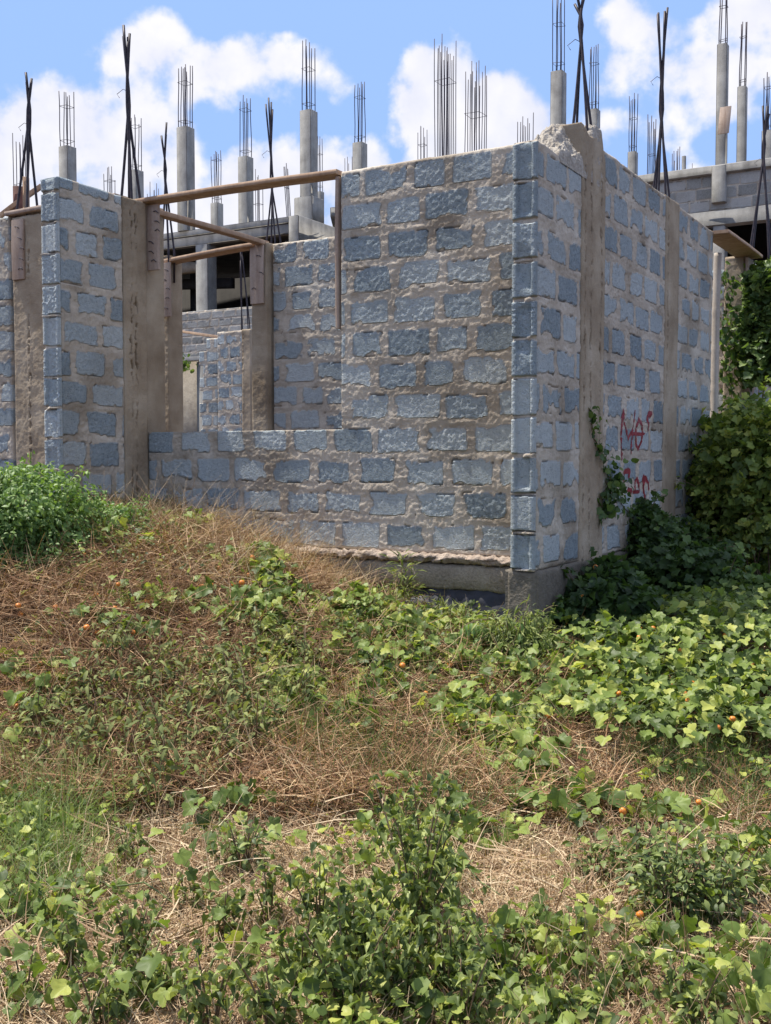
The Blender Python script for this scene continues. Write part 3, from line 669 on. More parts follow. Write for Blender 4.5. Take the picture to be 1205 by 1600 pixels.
# ================================================================== background buildings
def far_column(R, px0, px1, ytop, Y, zbase, rb=None, nb=6, frm=None, name='column', rpx=None):
    """square column aligned with the street grid, its starter bars as sub-parts"""
    wpx = (px1 - px0) / FPX * Y; w = wpx / (U[0] + abs(Vd[0])); pc = (px0 + px1) / 2
    c = P(pc, ytop, Y); zt = c[2]; c = np.array([c[0], c[1], 0]); rr = random.Random(int(px0 * 13))
    mb = MB(); k = 1
    for q in range(k):   # lifts of the pour, very slightly out of line
        z0 = zbase + (zt - zbase) * q / k; z1 = zbase + (zt - zbase) * (q + 1) / k; e = rr.uniform(-.006, .006) * 1.5
        mb.box(c - U3 * (w / 2 + e) - V3 * (w / 2 + e) + Z3 * z0, U3 * (w + 2 * e), V3 * (w + 2 * e), Z3 * (z1 - z0 + (0 if q == k - 1 else .002)), .012)
    o = mb.build(name, M_CONC, R)
    if rb: bars(o, c, w, zt - .05, P(pc, rb, Y)[2], nb, rpx)
    return o
def bars(parent, c, w, z0, z1, nb, rpx=None, lean=(0, 0), r=.013, name='starter_bar'):
    rr = random.Random(int(abs(c[0]) * 1000) + nb); off = []
    if nb == 4: off = [(-1, -1), (1, -1), (1, 1), (-1, 1)]
    else:
        m = max(2, nb // 2)
        for i in range(m): off.append((-1 + 2 * i / (m - 1), -1)); off.append((-1 + 2 * i / (m - 1), 1))
    s = w / 2 - .05
    for (x, y) in off[:nb]:
        h = (z1 - z0) * (1 - rr.uniform(0, .15)); b = c + V3 * x * s + U3 * y * s; mb = MB()
        l0 = np.array([lean[0] + rr.uniform(-.03, .03), lean[1], 0]); wob = rr.uniform(-.012, .012)
        mb.tube([b + Z3 * (z0 + h * t) + l0 * t + np.array([wob * sin(t * 6), 0, 0]) for t in np.linspace(0, 1, 7)], r, 5)
        mb.build(name, M_REBARF, parent)
    for q in range(2):
        z = z0 + (z1 - z0) * (.12 if q == 0 else rr.uniform(.55, .85)); mb = MB(); s2 = s + .012
        mb.tube([c + V3 * x * s2 + U3 * y * s2 + Z3 * (z + rr.uniform(-.02, .02)) + np.array([lean[0], lean[1], 0]) * ((z - z0) / (z1 - z0)) for x, y in ((-1, -1), (1, -1), (1, 1), (-1, 1), (-1, -1))], .007, 4)
        mb.build('stirrup', M_REBARF, parent)
def build_block_left():
    Yc = 28.0; Cn = P(466, 336, Yc); zt = Cn[2]; C0 = np.array([Cn[0], Cn[1]])
    def Q(a, b, z): p = C0 + a * U + b * Vd; return np.array([p[0], p[1], z])
    R = empty('unfinished_block', Q(0, 6, .3), 'tall grey unfinished block seen through the big window, many rodded columns on its roof', 'building')
    mb = MB(); mb.box(Q(-.0, .30, zt - .16), U3 * 30, V3 * 21, Z3 * .16, .02); mb.build('roof_slab', M_CONC, R)
    mb = MB(); mb.box(Q(.06, .34, zt - .42), U3 * .25, V3 * 20.6, Z3 * .258, .02); mb.build('edge_beam', M_CONC, R)
    mb = MB(); mb.box(Q(-.02, -.02, zt - .72), U3 * 18, V3 * .32, Z3 * .722, .02); mb.build('side_beam', M_CONC, R)
    # ragged hanging shutter beam under the slab
    k = 70; t = np.linspace(0, 1, k); bt = 9.6 - t * 6.4
    lo = zt - 1.02 + .0 * t; hi = zt - .80 - .30 * (fbm(t * 5, t * 0, 71, 3)) + .36 * np.sin(t * pi) ** 1.2
    V = np.concatenate([[Q(.5, b, z) for b, z in zip(bt, hi)], [Q(.5, b, z) for b, z in zip(bt, lo)], [Q(.75, b, z) for b, z in zip(bt, hi)], [Q(.75, b, z) for b, z in zip(bt, lo)]])
    i = np.arange(k - 1); F = np.vstack([np.stack([i, i + 1, i + 1 + k, i + k], -1), np.stack([i + 2 * k, i + 1 + 2 * k, i + 1, i], -1), np.stack([i + k, i + 1 + k, i + 1 + 3 * k, i + 3 * k], -1)])
    mesh('hanging_beam', V, [F], M_BEAM, R)
    z2 = P(340, 485, 29.5)[2]; z1 = P(340, 556, 29.5)[2]
    # storeys: floor slab, back wall and cross walls painted near-black to keep the inside dark
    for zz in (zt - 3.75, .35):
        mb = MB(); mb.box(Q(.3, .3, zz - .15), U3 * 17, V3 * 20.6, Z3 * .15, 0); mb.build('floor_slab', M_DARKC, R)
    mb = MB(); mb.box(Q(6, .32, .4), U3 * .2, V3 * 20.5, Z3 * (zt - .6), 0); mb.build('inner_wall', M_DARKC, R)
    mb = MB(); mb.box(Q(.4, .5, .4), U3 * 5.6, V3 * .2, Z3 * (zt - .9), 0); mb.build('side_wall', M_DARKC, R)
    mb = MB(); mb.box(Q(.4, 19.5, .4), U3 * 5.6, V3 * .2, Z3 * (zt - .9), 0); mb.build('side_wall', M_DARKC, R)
    slab('parapet_wall', Q(-.06, 12, z1), -V3, -U3, 11.6, z1 - .1, z2, M_GREY, R, seed=73, res=.035, mod=.42, bl=.19, bh=.09, smear=.5, pitch=.215)
    # facade columns
    for b in (9.15, 3.0, 14.2):
        zc = z1 if b == 9.15 else .2; mb = MB(); mb.box(Q(.0, b, zc), U3 * .4, V3 * .42, Z3 * (zt - zc - .42), .015); mb.build('facade_column', M_CONC, R)
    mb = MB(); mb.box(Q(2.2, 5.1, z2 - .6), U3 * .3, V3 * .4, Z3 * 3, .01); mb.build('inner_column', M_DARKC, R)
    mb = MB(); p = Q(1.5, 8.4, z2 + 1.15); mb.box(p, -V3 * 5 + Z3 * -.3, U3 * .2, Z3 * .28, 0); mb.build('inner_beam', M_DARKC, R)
    # lower storey with the grilled doorway
    mb = MB()
    for (b0, b1) in ((12, 9.76), (9.26, .4)):
        mb.box(Q(.1, b1, .2), U3 * .2, V3 * (b0 - b1), Z3 * (z1 - .32), 0)
    mb.box(Q(.1, 9.262, P(300, 600, 29.5)[2]), U3 * .2, V3 * .496, Z3 * (z1 - .12 - P(300, 600, 29.5)[2]), 0)
    mb.build('lower_wall', M_BEAM, R)
    mb = MB(); mb.box(Q(-.15, .4, z1 - .12), U3 * .6, V3 * 11.6, Z3 * .12, .01); mb.build('string_course', M_CONC, R)
    dz = P(300, 600, 29.5)[2]
    fr = MB()
    for b in (9.265, 9.71): fr.box(Q(.06, b, .3), U3 * .06, V3 * .045, Z3 * (dz - .3), 0)
    fr.box(Q(.06, 9.265, dz - .05), U3 * .058, V3 * .49, Z3 * .046, 0)
    f = fr.build('door_frame', M_BLACK, R); gr = MB()
    for q in range(9): gr.box(Q(.10, 9.31, .5 + q * (dz - .55) / 9), U3 * .02, V3 * .4, Z3 * .025, 0)
    for q in range(4): gr.box(Q(.121, 9.32 + q * .12, .4), U3 * .02, V3 * .025, Z3 * (dz - .46), 0)
    gr.build('grille', M_BLACK, f)
    # columns on the roof with their bars
    L = [(92, 119, 230, 31, 133, 6), (200, 224, 267, 33, 180, 6), (276, 304, 200, 30, 100, 8), (329, 349, 318, 37, 233, 6), (372, 396, 246, 33, 150, 6),
         (469, 496, 174, 30, 64, 6), (493, 507, 300, 40, 213, 4), (551, 574, 224, 34, 122, 6)]
    for (x0, x1, yt, Y, rb, nb) in L: far_column(R, x0, x1, yt, Y, zt - .02, rb, nb)
    mb = MB(); c = P(483, 310, 30.05); w = .60; mb.box(np.array([c[0], c[1], zt - .01]) - U3 * w / 2 - V3 * w / 2, U3 * w, V3 * w, Z3 * (c[2] - zt), .02); mb.build('column_kicker', M_CONC, R)
    for (x0, x1, yb, yt, Y, nb) in [(164, 180, 320, 258, 36, 6), (232, 248, 320, 283, 40, 6), (24, 41, 350, 205, 33, 6), (396, 411, 345, 262, 40, 6), (500, 500, 0, 0, 0, 0), (540, 550, 300, 242, 44, 4), (452, 458, 340, 253, 34, 4)]:
        if not Y: continue
        c = P((x0 + x1) / 2, yb, Y); w = (x1 - x0) / FPX * Y / 1.37 + .1
        st_ = MB(); st_.box(np.array([c[0], c[1], zt - .01]) - U3 * w / 2 - V3 * w / 2, U3 * w, V3 * w, Z3 * .08, .01); o = st_.build('column_stub', M_CONC, R)
        bars(o, np.array([c[0], c[1], 0]), w, zt, P(x0, yt, Y)[2], nb, lean=(-.18, 0) if x0 == 452 else (0, 0))
build_block_left()
def build_block_right():
    Yc = 25.0; Cn = P(1100, 260, Yc); zt = Cn[2]; C0 = np.array([Cn[0], Cn[1]])
    def Q(b, z, a=0): p = C0 + a * U - b * Vd; return np.array([p[0], p[1], z])   # b positive to the right
    R = empty('unfinished_block', Q(0, .3), 'grey unfinished concrete block at upper right, block parapet over dark bays', 'building')
    b0, b1 = -1.95, 4.5
    mb = MB(); mb.box(Q(b0, zt - .2), -V3 * (b1 - b0), U3 * 14, Z3 * .2, .02); mb.build('roof_slab', M_CONC, R)
    slab('parapet_wall', Q(b0 + .05, zt - 1.0, .10), -V3, -U3, b1 - b0 - .05, zt - 1.02, zt - .2, M_GREY, R, seed=83, res=.022, mod=.46, bl=.215, bh=.118, smear=.25, pitch=.27)
    mb = MB(); mb.box(Q(b0 + .06, zt - 1.36, .04), -V3 * (b1 - b0), U3 * .3, Z3 * .338, .015); mb.build('edge_beam', M_CONC, R)
    for b in (.25, -.1): pass
    mb = MB(); mb.box(Q(.18, zt - .86, -.03), -V3 * .32, U3 * .2, Z3 * .84, .015); mb.build('column_head', M_CONC, R)
    for b in (.2, 4.1, -1.8):
        mb = MB(); mb.box(Q(b, .2, .07), -V3 * .28, U3 * .3, Z3 * (zt - 1.36 - .2), .015); mb.build('facade_column', M_CONC, R)
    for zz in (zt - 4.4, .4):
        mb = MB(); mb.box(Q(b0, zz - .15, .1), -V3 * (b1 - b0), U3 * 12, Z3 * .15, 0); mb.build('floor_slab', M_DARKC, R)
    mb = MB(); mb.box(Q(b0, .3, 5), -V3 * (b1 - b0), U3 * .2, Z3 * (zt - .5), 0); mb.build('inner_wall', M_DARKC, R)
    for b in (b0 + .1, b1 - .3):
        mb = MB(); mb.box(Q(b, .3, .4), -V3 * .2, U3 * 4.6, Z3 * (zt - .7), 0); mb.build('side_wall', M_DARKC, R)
    for (x0, x1, yt, Y, rb, nb) in [(860, 886, 113, 31, -15, 6), (917, 939, 172, 33, 62, 6), (980, 998, 238, 36, 144, 6), (1119, 1141, 70, 26, -15, 4), (1151, 1170, 136, 27.5, 24, 4), (1189, 1212, 205, 27, 112, 6)]:
        o = far_column(R, x0, x1, yt, Y, zt - .3, rb, nb)
        if x0 == 1119:
            m2 = MB(); c = P(1121, 210, 25.6); m2.box(c, -V3 * .26, U3 * .03, Z3 * .62 + np.array([.05, 0, 0]), .004); m2.build('form_board', M_WOOD, o)
    for (x0, x1, yb, yt, Y, nb) in [(808, 832, 260, 168, 34, 8), (1012, 1024, 280, 178, 31, 6), (1049, 1062, 275, 226, 36, 6), (1066, 1083, 275, 238, 44, 4)]:
        c = P((x0 + x1) / 2, yb, Y); w = (x1 - x0) / FPX * Y / 1.37 + .1
        st_ = MB(); st_.box(np.array([c[0], c[1], zt - .25]) - U3 * w / 2 - V3 * w / 2, U3 * w, V3 * w, Z3 * .3, .01); o = st_.build('column_stub', M_CONC, R)
        bars(o, np.array([c[0], c[1], 0]), w, zt, P(x0, yt, Y)[2], nb)
    mb = MB(); c = P(1071, 243, 38); mb.box(np.array([c[0], c[1], zt - .1]), U3 * .12, V3 * .12, Z3 * (c[2] - zt + .1), .005); mb.build('pipe_stub', M_CONC, R)
build_block_right()
def build_block_middle():
    zt = P(690, 330, 30)[2]; c = P(700, 330, 30)
    R = empty('unfinished_block', (c[0], c[1], .3), 'unfinished block hidden behind the house wall, only two dense cages of tall rods show', 'building')
    mb = MB(); mb.box(np.array([-1.5, 29.5, zt - .25]), np.array([7, 0, 0]), np.array([0, 8, 0]), Z3 * .25, .02); mb.build('roof_slab', M_CONC, R)
    for (x, y) in ((-1.3, 29.7), (5.0, 29.7), (-1.3, 37), (5.0, 37)):
        mb = MB(); mb.box(np.array([x, y, .2]), np.array([.4, 0, 0]), np.array([0, .4, 0]), Z3 * (zt - .45), .01); mb.build('facade_column', M_CONC, R)
    for (x0, x1, yt, Y, nb) in [(680, 712, 57, 31, 16), (726, 760, 95, 31, 14), (654, 667, 190, 36, 6)]:
        q = P((x0 + x1) / 2, 300, Y); w = (x1 - x0) / FPX * Y / 1.37 + .1
        st_ = MB(); st_.box(np.array([q[0], q[1], zt - .01]) - U3 * w / 2 - V3 * w / 2, U3 * w, V3 * w, Z3 * .1, .01); o = st_.build('column_stub', M_CONC, R)
        bars(o, np.array([q[0], q[1], 0]), w, zt, P(x0, yt, Y)[2], nb, lean=(-.0, 0), r=.012)
build_block_middle()
def build_neighbour():
    Y = 19.3; O = P(312, 672, Y); base = .5
    R = empty('ruined_house', (O[0] + 1, O[1], base), 'smaller roofless block house seen through the window, one stepped broken wall end', 'house')
    zt = P(312, 530, Y)[2]
    def hole(s, z):
        r = np.floor((zt - z) / .229).astype(int); stp = np.array([.30, .0, .16, .02, .13, .0, .1, .05, .12, 0, 0, 0, 0])[np.clip(r, 0, 12)] * .6
        return s < stp
    D1 = -V3
    O2 = np.array([O[0], O[1], base])
    slab('front_wall', O2, D1, -U3, .42, base, zt, M_WALL, R, seed=91, res=.016, hole=hole, smear=.5)
    slab('pier', O2 + D1 * .42, D1, -U3, .28, base, zt - .22, M_WALL, R, seed=92, res=.016, thick=.2, smear=1.2)
    slab('side_wall', O2 + D1 * .70 - U3 * .35, D1 * .72 + U3 * .0 + D1 * .0, -U3, .75, base, zt + .05, M_WALL, R, seed=93, res=.016, smear=1.8)
    slab('column', O2 + D1 * 1.24 - U3 * .36, D1, -U3, .2, base, zt + .06, M_WALL, R, kind='conc', thick=.2, seed=94, res=.016, seams=(.02,))
    slab('back_wall', O2 + D1 * 1.44 + U3 * .1, D1, -U3, 2.2, base, zt - .05, M_WALL, R, seed=95, res=.02, smear=1.8)
    mb = MB(); p = P(344, 565, 19.05); mb.box(p, D1 * .14, -U3 * .03, Z3 * .42, .004); mb.build('jamb_board', M_WOOD, R)
    mb = MB(); p = P(282, 520, 19.5); q = P(350, 530, 19.2); mb.box(p, q - p, U3 * .12, Z3 * .05, .005); mb.build('head_board', M_WOOD2, R)
    c = P(384, 535, 19.1)
    for k, (x, y) in enumerate(((-.05, -.05), (.05, -.05), (.07, .05), (-.04, .05))):
        mb = MB(); b = c + np.array([x * 1.3, y, -.1]); t = P(378, 388 + 6 * k, 19.1) + np.array([x * .5, y, 0])
        mb.tube([b + (t - b) * q + np.array([.03 * sin(q * 3 + k) * q, 0, 0]) for q in np.linspace(0, 1, 8)], .011, 6); mb.build('starter_bar', M_REBAR, R)
build_neighbour()

# ================================================================== vegetation templates
def norm(v): return v / (np.linalg.norm(v, axis=-1, keepdims=True) + 1e-9)
def t_lobed(seed, lobes=5, depth=.28, n=15, cup=.25):
    r = np.random.default_rng(seed); th = np.linspace(-pi * .93, pi * .93, n); rad = .5 * (1 - depth + depth * np.abs(np.cos(th * lobes / 2)) ** .8)
    rad = rad * (.8 + .35 * np.cos(th / 2)) * r.uniform(.92, 1.08, n)
    P_ = np.stack([np.sin(th) * rad, .28 + np.cos(th) * rad, np.zeros(n)], -1)
    m1 = P_ * np.array([.5, .55, 1]) + np.array([0, .08, 0]); V = np.vstack([[0, .05, 0], m1, P_])
    V[:, 2] = cup * np.abs(V[:, 0]) - .35 * (V[:, 1] - .2) ** 2 + r.uniform(-.035, .035, len(V))
    T = [[0, i + 1, i + 2] for i in range(n - 1)]; Q = [[i + 1, i + 1 + n, i + 2 + n, i + 2] for i in range(n - 1)]
    return V, np.array(T), np.array(Q)
def t_lance(seed, w=.28, droop=.5, k=4, fold=.3):
    r = np.random.default_rng(seed); V = []; y = np.linspace(0, 1, k + 1)
    for i, t in enumerate(y):
        ww = w * sin(pi * min(1, t * .92 + .06)) * .5 * r.uniform(.85, 1.15); z = -droop * t * t + r.uniform(-.02, .02)
        V += [(-ww, t * (1 - .2 * droop * t), z + fold * ww), (0, t * (1 - .2 * droop * t), z), (ww, t * (1 - .2 * droop * t), z + fold * ww)]
    Q = []
    for i in range(k): a = i * 3; Q += [[a, a + 1, a + 4, a + 3], [a + 1, a + 2, a + 5, a + 4]]
    return np.array(V), np.zeros((0, 3), int), np.array(Q)
def t_wilt(seed):
    r = np.random.default_rng(seed); V, T, Q = t_lobed(seed, 5, .4, 13, .9)
    V = V.copy(); a = V[:, 1] * 1.7; V[:, 1], V[:, 2] = np.sin(a) * .55 + V[:, 1] * .15, V[:, 2] - (1 - np.cos(a)) * .55
    V[:, 0] *= .62; V += r.uniform(-.05, .05, V.shape); return V, T, Q
def t_blade(seed, k=3, curve=.5, w=.012):
    r = np.random.default_rng(seed); V = []; c = curve * r.uniform(-1, 1); c2 = curve * r.uniform(-.6, 1)
    for i in range(k + 1):
        t = i / k; ww = w * (1 - t * .75) * .5; x = c * t * t; z = -c2 * t * t * .6
        V += [(x - ww, t, z), (x + ww, t, z + ww * .6)]
    Q = [[2 * i, 2 * i + 1, 2 * i + 3, 2 * i + 2] for i in range(k)]
    return np.array(V), np.zeros((0, 3), int), np.array(Q)
T_IVY = [t_lobed(i, 5, .36, 21, .35) for i in range(6)]; T_IVYS = [t_lobed(20 + i, 3, .18, 8, .3) for i in range(4)]
T_LANCE = [t_lance(i, .34, .5) for i in range(4)]; T_THIN = [t_lance(9 + i, .16, .4, 3) for i in range(3)]
T_OVAL = [t_lance(30 + i, .55, .35, 3) for i in range(4)]
T_WILT = [t_wilt(i) for i in range(6)]
T_BLADE = [t_blade(i, 3, .45, 1.0) for i in range(10)]     # width scaled separately
def basis(y, up):
    """rotation matrices with local y = y and z near up"""
    y = norm(y); x = norm(np.cross(y, up)); z = np.cross(x, y); return np.stack([x, y, z], -1)
def scatter(temps, pos, R_, sc, tone, wsc=None):
    pos = np.asarray(pos); n = len(pos); which = RNG.integers(0, len(temps), n); VS = []; TS = []; QS = []; TN = []; off = 0
    sc = np.broadcast_to(sc, (n,)); tone = np.broadcast_to(tone, (n,))
    for k, (V, T, Q) in enumerate(temps):
        m = which == k; c = int(m.sum())
        if not c: continue
        s3 = np.stack([sc[m] * (1 if wsc is None else wsc[m] / sc[m]), sc[m], sc[m] * (1 if wsc is None else 1)], -1)
        if wsc is not None:
            # blade: x displacement keeps length scale, only half-width uses wsc
            ctr = (V[0::2] + V[1::2]) / 2; hw = (V[1::2] - V[0::2]) / 2; Vc = np.repeat(ctr, 2, 0)[None] * sc[m][:, None, None]
            hh = np.empty_like(V); hh[0::2] = -hw; hh[1::2] = hw; L = Vc + hh[None] * wsc[m][:, None, None]
        else: L = V[None] * s3[:, None, :]
        Wd = np.einsum('nij,nvj->nvi', R_[m], L) + pos[m][:, None, :]
        VS.append(Wd.reshape(-1, 3)); o = off + np.arange(c)[:, None, None] * len(V)
        if len(T): TS.append((T[None] + o).reshape(-1, 3))
        if len(Q): QS.append((Q[None] + o).reshape(-1, 4))
        TN.append(np.repeat(tone[m], len(V))); off += c * len(V)
    F = []
    if QS: F.append(np.vstack(QS))
    if TS: F.append(np.vstack(TS))
    return np.vstack(VS), F, np.concatenate(TN)
def smesh(name, data, m, parent=None, loc=None):
    V, F, T = data; return mesh(name, V, F, m, parent, loc, {'tone': T})
def rdir(n, up=.5):
    v = RNG.normal(size=(n, 3)); v[:, 2] = np.abs(v[:, 2]) * up; return norm(v)

# ---------------------------------------------------------------- straw and grass (nobody could count it)
def straw_field():
    def sample(n, y0, y1, x0=-.42, x1=.42, pw=1.0):
        t = RNG.random(n); Y = y0 * (y1 / y0) ** (t ** pw); X = RNG.uniform(x0, x1, n) * Y; return X, Y
    def inside(X, Y):   # footprint of the house
        a = (X - A0[0]) * U[0] + (Y - A0[1]) * U[1]; b = (X - A0[0]) * Vd[0] + (Y - A0[1]) * Vd[1]
        return (a > .70) & (b > 0) | ((a > -.02) & (b > -.02) & (b < .18)) | ((a > -.02) & (b > 3.78) & (b < 3.97))
    def dens(X, Y, sc, th, soft, seed): return RNG.random(len(X)) < sst(th - soft, th + soft, fbm(X * sc, Y * sc, seed, 3))
    def lay(name, n, y0, y1, x0, x1, m, ln, wd, tilt, lift, tone, label, keep=None, patch=None):
        X, Y = sample(n, y0, y1, x0, x1); k = ~inside(X, Y)
        if keep is not None: k &= keep(X, Y)
        X, Y = X[k], Y[k]; n = len(X); Z = gbase(X, Y)
        big = fbm(X * 2.5, Y * 2.5, 101, 3)
        Zl = Z + RNG.random(n) ** 1.5 * lift * (.5 + big)
        d = RNG.normal(size=(n, 3)); d[:, 2] = np.abs(d[:, 2]) * tilt + .02; 
        sc = RNG.uniform(*ln, n); w = RNG.uniform(*wd, n)
        R_ = basis(d, norm(RNG.normal(size=(n, 3)) * .5 + [0, -.4, 1]))
        tn = RNG.uniform(*tone, n) + .3 * (fbm(X * 1.7 + 9, Y * 1.7, 102, 3) - .5)
        o = smesh(name, scatter(T_BLADE, np.stack([X, Y, Zl], -1), R_, sc, tn, wsc=w), m, None, (0, 0, 0)); tag(o, label, 'dry grass', kind='stuff')
    left = lambda X, Y: (RNG.random(len(X)) < 1 - sst(-.05, .65, X + .3 * (fbm(X * 2, Y * 2, 7, 2) - .5)) * .75) & (RNG.random(len(X)) < .25 + 1.2 * sst(.36, .56, fbm(X * 3.4, Y * 3.4, 17, 3)))
    lay('mound_straw', 120000, 4.3, 8.3, -.45, .22, M_STRAWR, (.06, .26), (.0028, .006), .55, .14, (.15, .95), 'tangle of red brown dead creeper stems covering the mound', left)
    lay('matted_straw', 125000, 2.1, 5.2, -.46, .46, M_STRAW, (.04, .16), (.0026, .0062), .35, .06, (.25, 1.1), 'flattened pale dry straw over the foreground soil')
    lay('thatch', 30000, 4.2, 8.5, .0, .55, M_STRAWR, (.06, .2), (.003, .006), .5, .10, (.1, .85), 'brown dead stems under the green creepers at right')
    lay('broken_stalks', 2600, 2.9, 8.0, -.45, .42, M_STRAW, (.10, .30), (.004, .007), .35, .13, (.1, 1.0), 'thick broken dry stalks lying across the litter')
    bare = [(G(*c)[:2], w) for c, w in (((820, 1430), .34), ((870, 1530), .2), ((360, 1310), .34), ((480, 1300), .26), ((940, 1230), .28), ((1120, 1310), .3), ((690, 1230), .25), ((760, 1330), .25), ((200, 1350), .25), ((640, 1190), .2))]
    def opened(X, Y):
        m = np.ones(len(X))
        for c, w in bare: m *= 1 - .93 * np.exp(-(((X - c[0]) / w) ** 2 + ((Y - c[1]) / (w * 1.3)) ** 2) ** 2)
        return RNG.random(len(X)) < m
    def cover(name, n, y0, y1, x0, x1, temps, size, hgt, m, tone, label, sc, th, seed, extra=None):
        X, Y = sample(n, y0, y1, x0, x1); k = ~inside(X, Y) & dens(X, Y, sc, th, .07, seed) & opened(X, Y)
        if extra is not None: k &= extra(X, Y)
        X, Y = X[k], Y[k]; n = len(X); hz = hgt * (.35 + 1.1 * fbm(X * 5, Y * 5, seed + 3, 2)); z = gbase(X, Y) + .03 + hz * RNG.random(n) ** .7
        y = norm(RNG.normal(0, .7, (n, 3)) * [1, 1, .5] + [0, -.1, -.25]); up = norm(RNG.normal(0, .4, (n, 3)) + [-.1, -.3, 1])
        big = .45 * (fbm(X * 2, Y * 2, seed + 7, 2) - .5)
        o = smesh(name, scatter(temps, np.stack([X, Y, z], -1), basis(y, up), size * RNG.uniform(.5, 1.2, n), RNG.uniform(*tone, n) + big), m, None, (0, 0, 0)); tag(o, label, 'ground cover', kind='stuff')
    cover('small_leaf_cover', 46000, 2.1, 7.6, -.46, .46, T_OVAL, .028, .20, M_FINE, (.1, 1.05), 'small green leaves growing up through the dry litter', 1.5, .57, 201, lambda X, Y: RNG.random(len(X)) < .16 + .75 * sst(3.4, 4.8, Y) * (1 - .55 * (X < -.5)))
    cover('creeping_leaf_cover', 17000, 2.1, 7.4, -.46, .46, T_IVYS, .045, .16, M_LEAF, (.1, 1.1), 'scattered lobed leaves of low creepers in the dry litter', 1.9, .55, 221)
    cover('slope_leaf_cover', 9000, 4.8, 7.2, -.12, .14, T_IVY, .058, .18, M_LEAF, (.1, 1.1), 'creeper leaves thick on the right flank of the mound', 2.4, .44, 241)
    # fine upright dry stalks
    lay('dry_stalks', 9000, 2.6, 8.0, -.44, .40, M_STRAW, (.10, .30), (.0022, .004), 2.2, .02, (.2, .9), 'thin standing dry grass stalks scattered over the plot', lambda X, Y: dens(X, Y, 1.6, .52, .08, 55))
    opened2 = lambda X, Y: RNG.random(len(X)) < .9
    # long arching dry grass against the wall
    n = 2600; c = np.array([G(px, py) for px, py in ((300, 850), (360, 860), (410, 870), (450, 890), (520, 920), (470, 930), (200, 850), (330, 900), (250, 840), (560, 940))])
    p = c[RNG.integers(0, len(c), n)] + np.stack([RNG.normal(0, .22, n), RNG.normal(0, .22, n), np.zeros(n)], -1)
    k = ~inside(p[:, 0], p[:, 1]); p = p[k]; n = len(p); p[:, 2] = gbase(p[:, 0], p[:, 1])
    d = RNG.normal(size=(n, 3)) * [.8, .5, 0] + [.25, -.1, .8]
    o = smesh('arching_grass', scatter([t_blade(50 + i, 6, .9, 1.0) for i in range(8)], p, basis(d, norm(RNG.normal(size=(n, 3)) * .4 + [0, -.2, 1])), RNG.uniform(.2, .52, n), RNG.uniform(.25, 1, n), wsc=RNG.uniform(.0022, .0045, n)), M_STRAW, None, (0, 0, 0))
    tag(o, 'long arching dry grass at the top of the mound against the front wall', 'dry grass', kind='stuff')
    # rooted dry tufts
    k = 330; X, Y = sample(k, 2.4, 7.4, -.44, .44); ok = ~inside(X, Y) & opened2(X, Y); X, Y = X[ok], Y[ok]; m_ = 34
    p = np.repeat(np.stack([X, Y, gbase(X, Y)], -1), m_, 0); n = len(p); p[:, :2] += RNG.normal(0, .022, (n, 2)); hh = np.repeat(RNG.uniform(.5, 1.2, len(X)), m_)
    d = RNG.normal(size=(n, 3)) * [.75, .75, 0] + [0, 0, .6]
    o = smesh('dry_tufts', scatter([t_blade(120 + i, 4, .9, 1.0) for i in range(8)], p, basis(d, norm(RNG.normal(size=(n, 3)) * .4 + [0, -.2, 1])), hh * RNG.uniform(.08, .22, n), np.repeat(RNG.uniform(0, .6, len(X)), m_) + RNG.uniform(0, .5, n), wsc=RNG.uniform(.003, .0055, n)), M_STRAW, None, (0, 0, 0))
    tag(o, 'rooted tufts of dead grass across the plot', 'dry grass', kind='stuff')
    # green grass patches
    def tufts(name, spots, n, sd, ln, tone, label):
        c = np.array([G(*s) for s in spots]); p = c[RNG.integers(0, len(c), n)] + np.stack([RNG.normal(0, sd, n), RNG.normal(0, sd, n), np.zeros(n)], -1)
        p[:, 2] = gbase(p[:, 0], p[:, 1]); d = RNG.normal(size=(n, 3)) * [.55, .55, 0] + [0, 0, .8]
        o = smesh(name, scatter([t_blade(70 + i, 4, .6, 1.0) for i in range(8)], p, basis(d, norm(RNG.normal(size=(n, 3)) * .4 + [0, -.3, 1])), RNG.uniform(*ln, n), RNG.uniform(*tone, n), wsc=RNG.uniform(.003, .006, n)), M_GRASS, None, (0, 0, 0))
        tag(o, label, 'grass', kind='stuff')
    tufts('green_grass', [(430, 1170), (480, 1190), (530, 1210), (590, 1230), (560, 1180), (640, 1240), (500, 1250), (420, 1130), (690, 1290)], 5500, .13, (.12, .28), (.1, .8), 'green grass at the foot of the mound')
    tufts('yellow_green_grass', [(40, 1290), (80, 1330), (20, 1380), (110, 1290), (60, 1430), (10, 1230)], 2600, .12, (.1, .3), (.5, 1.1), 'yellowish green grass at the left edge')
    tufts('side_grass', [(1090, 1230), (1140, 1220), (1180, 1250), (1040, 1200), (1150, 1290)], 2200, .14, (.08, .24), (.1, .8), 'green grass under the creepers at the right edge')
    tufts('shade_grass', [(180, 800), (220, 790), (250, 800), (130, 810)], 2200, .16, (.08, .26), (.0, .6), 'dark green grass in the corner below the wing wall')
    return inside
INSIDE = straw_field()

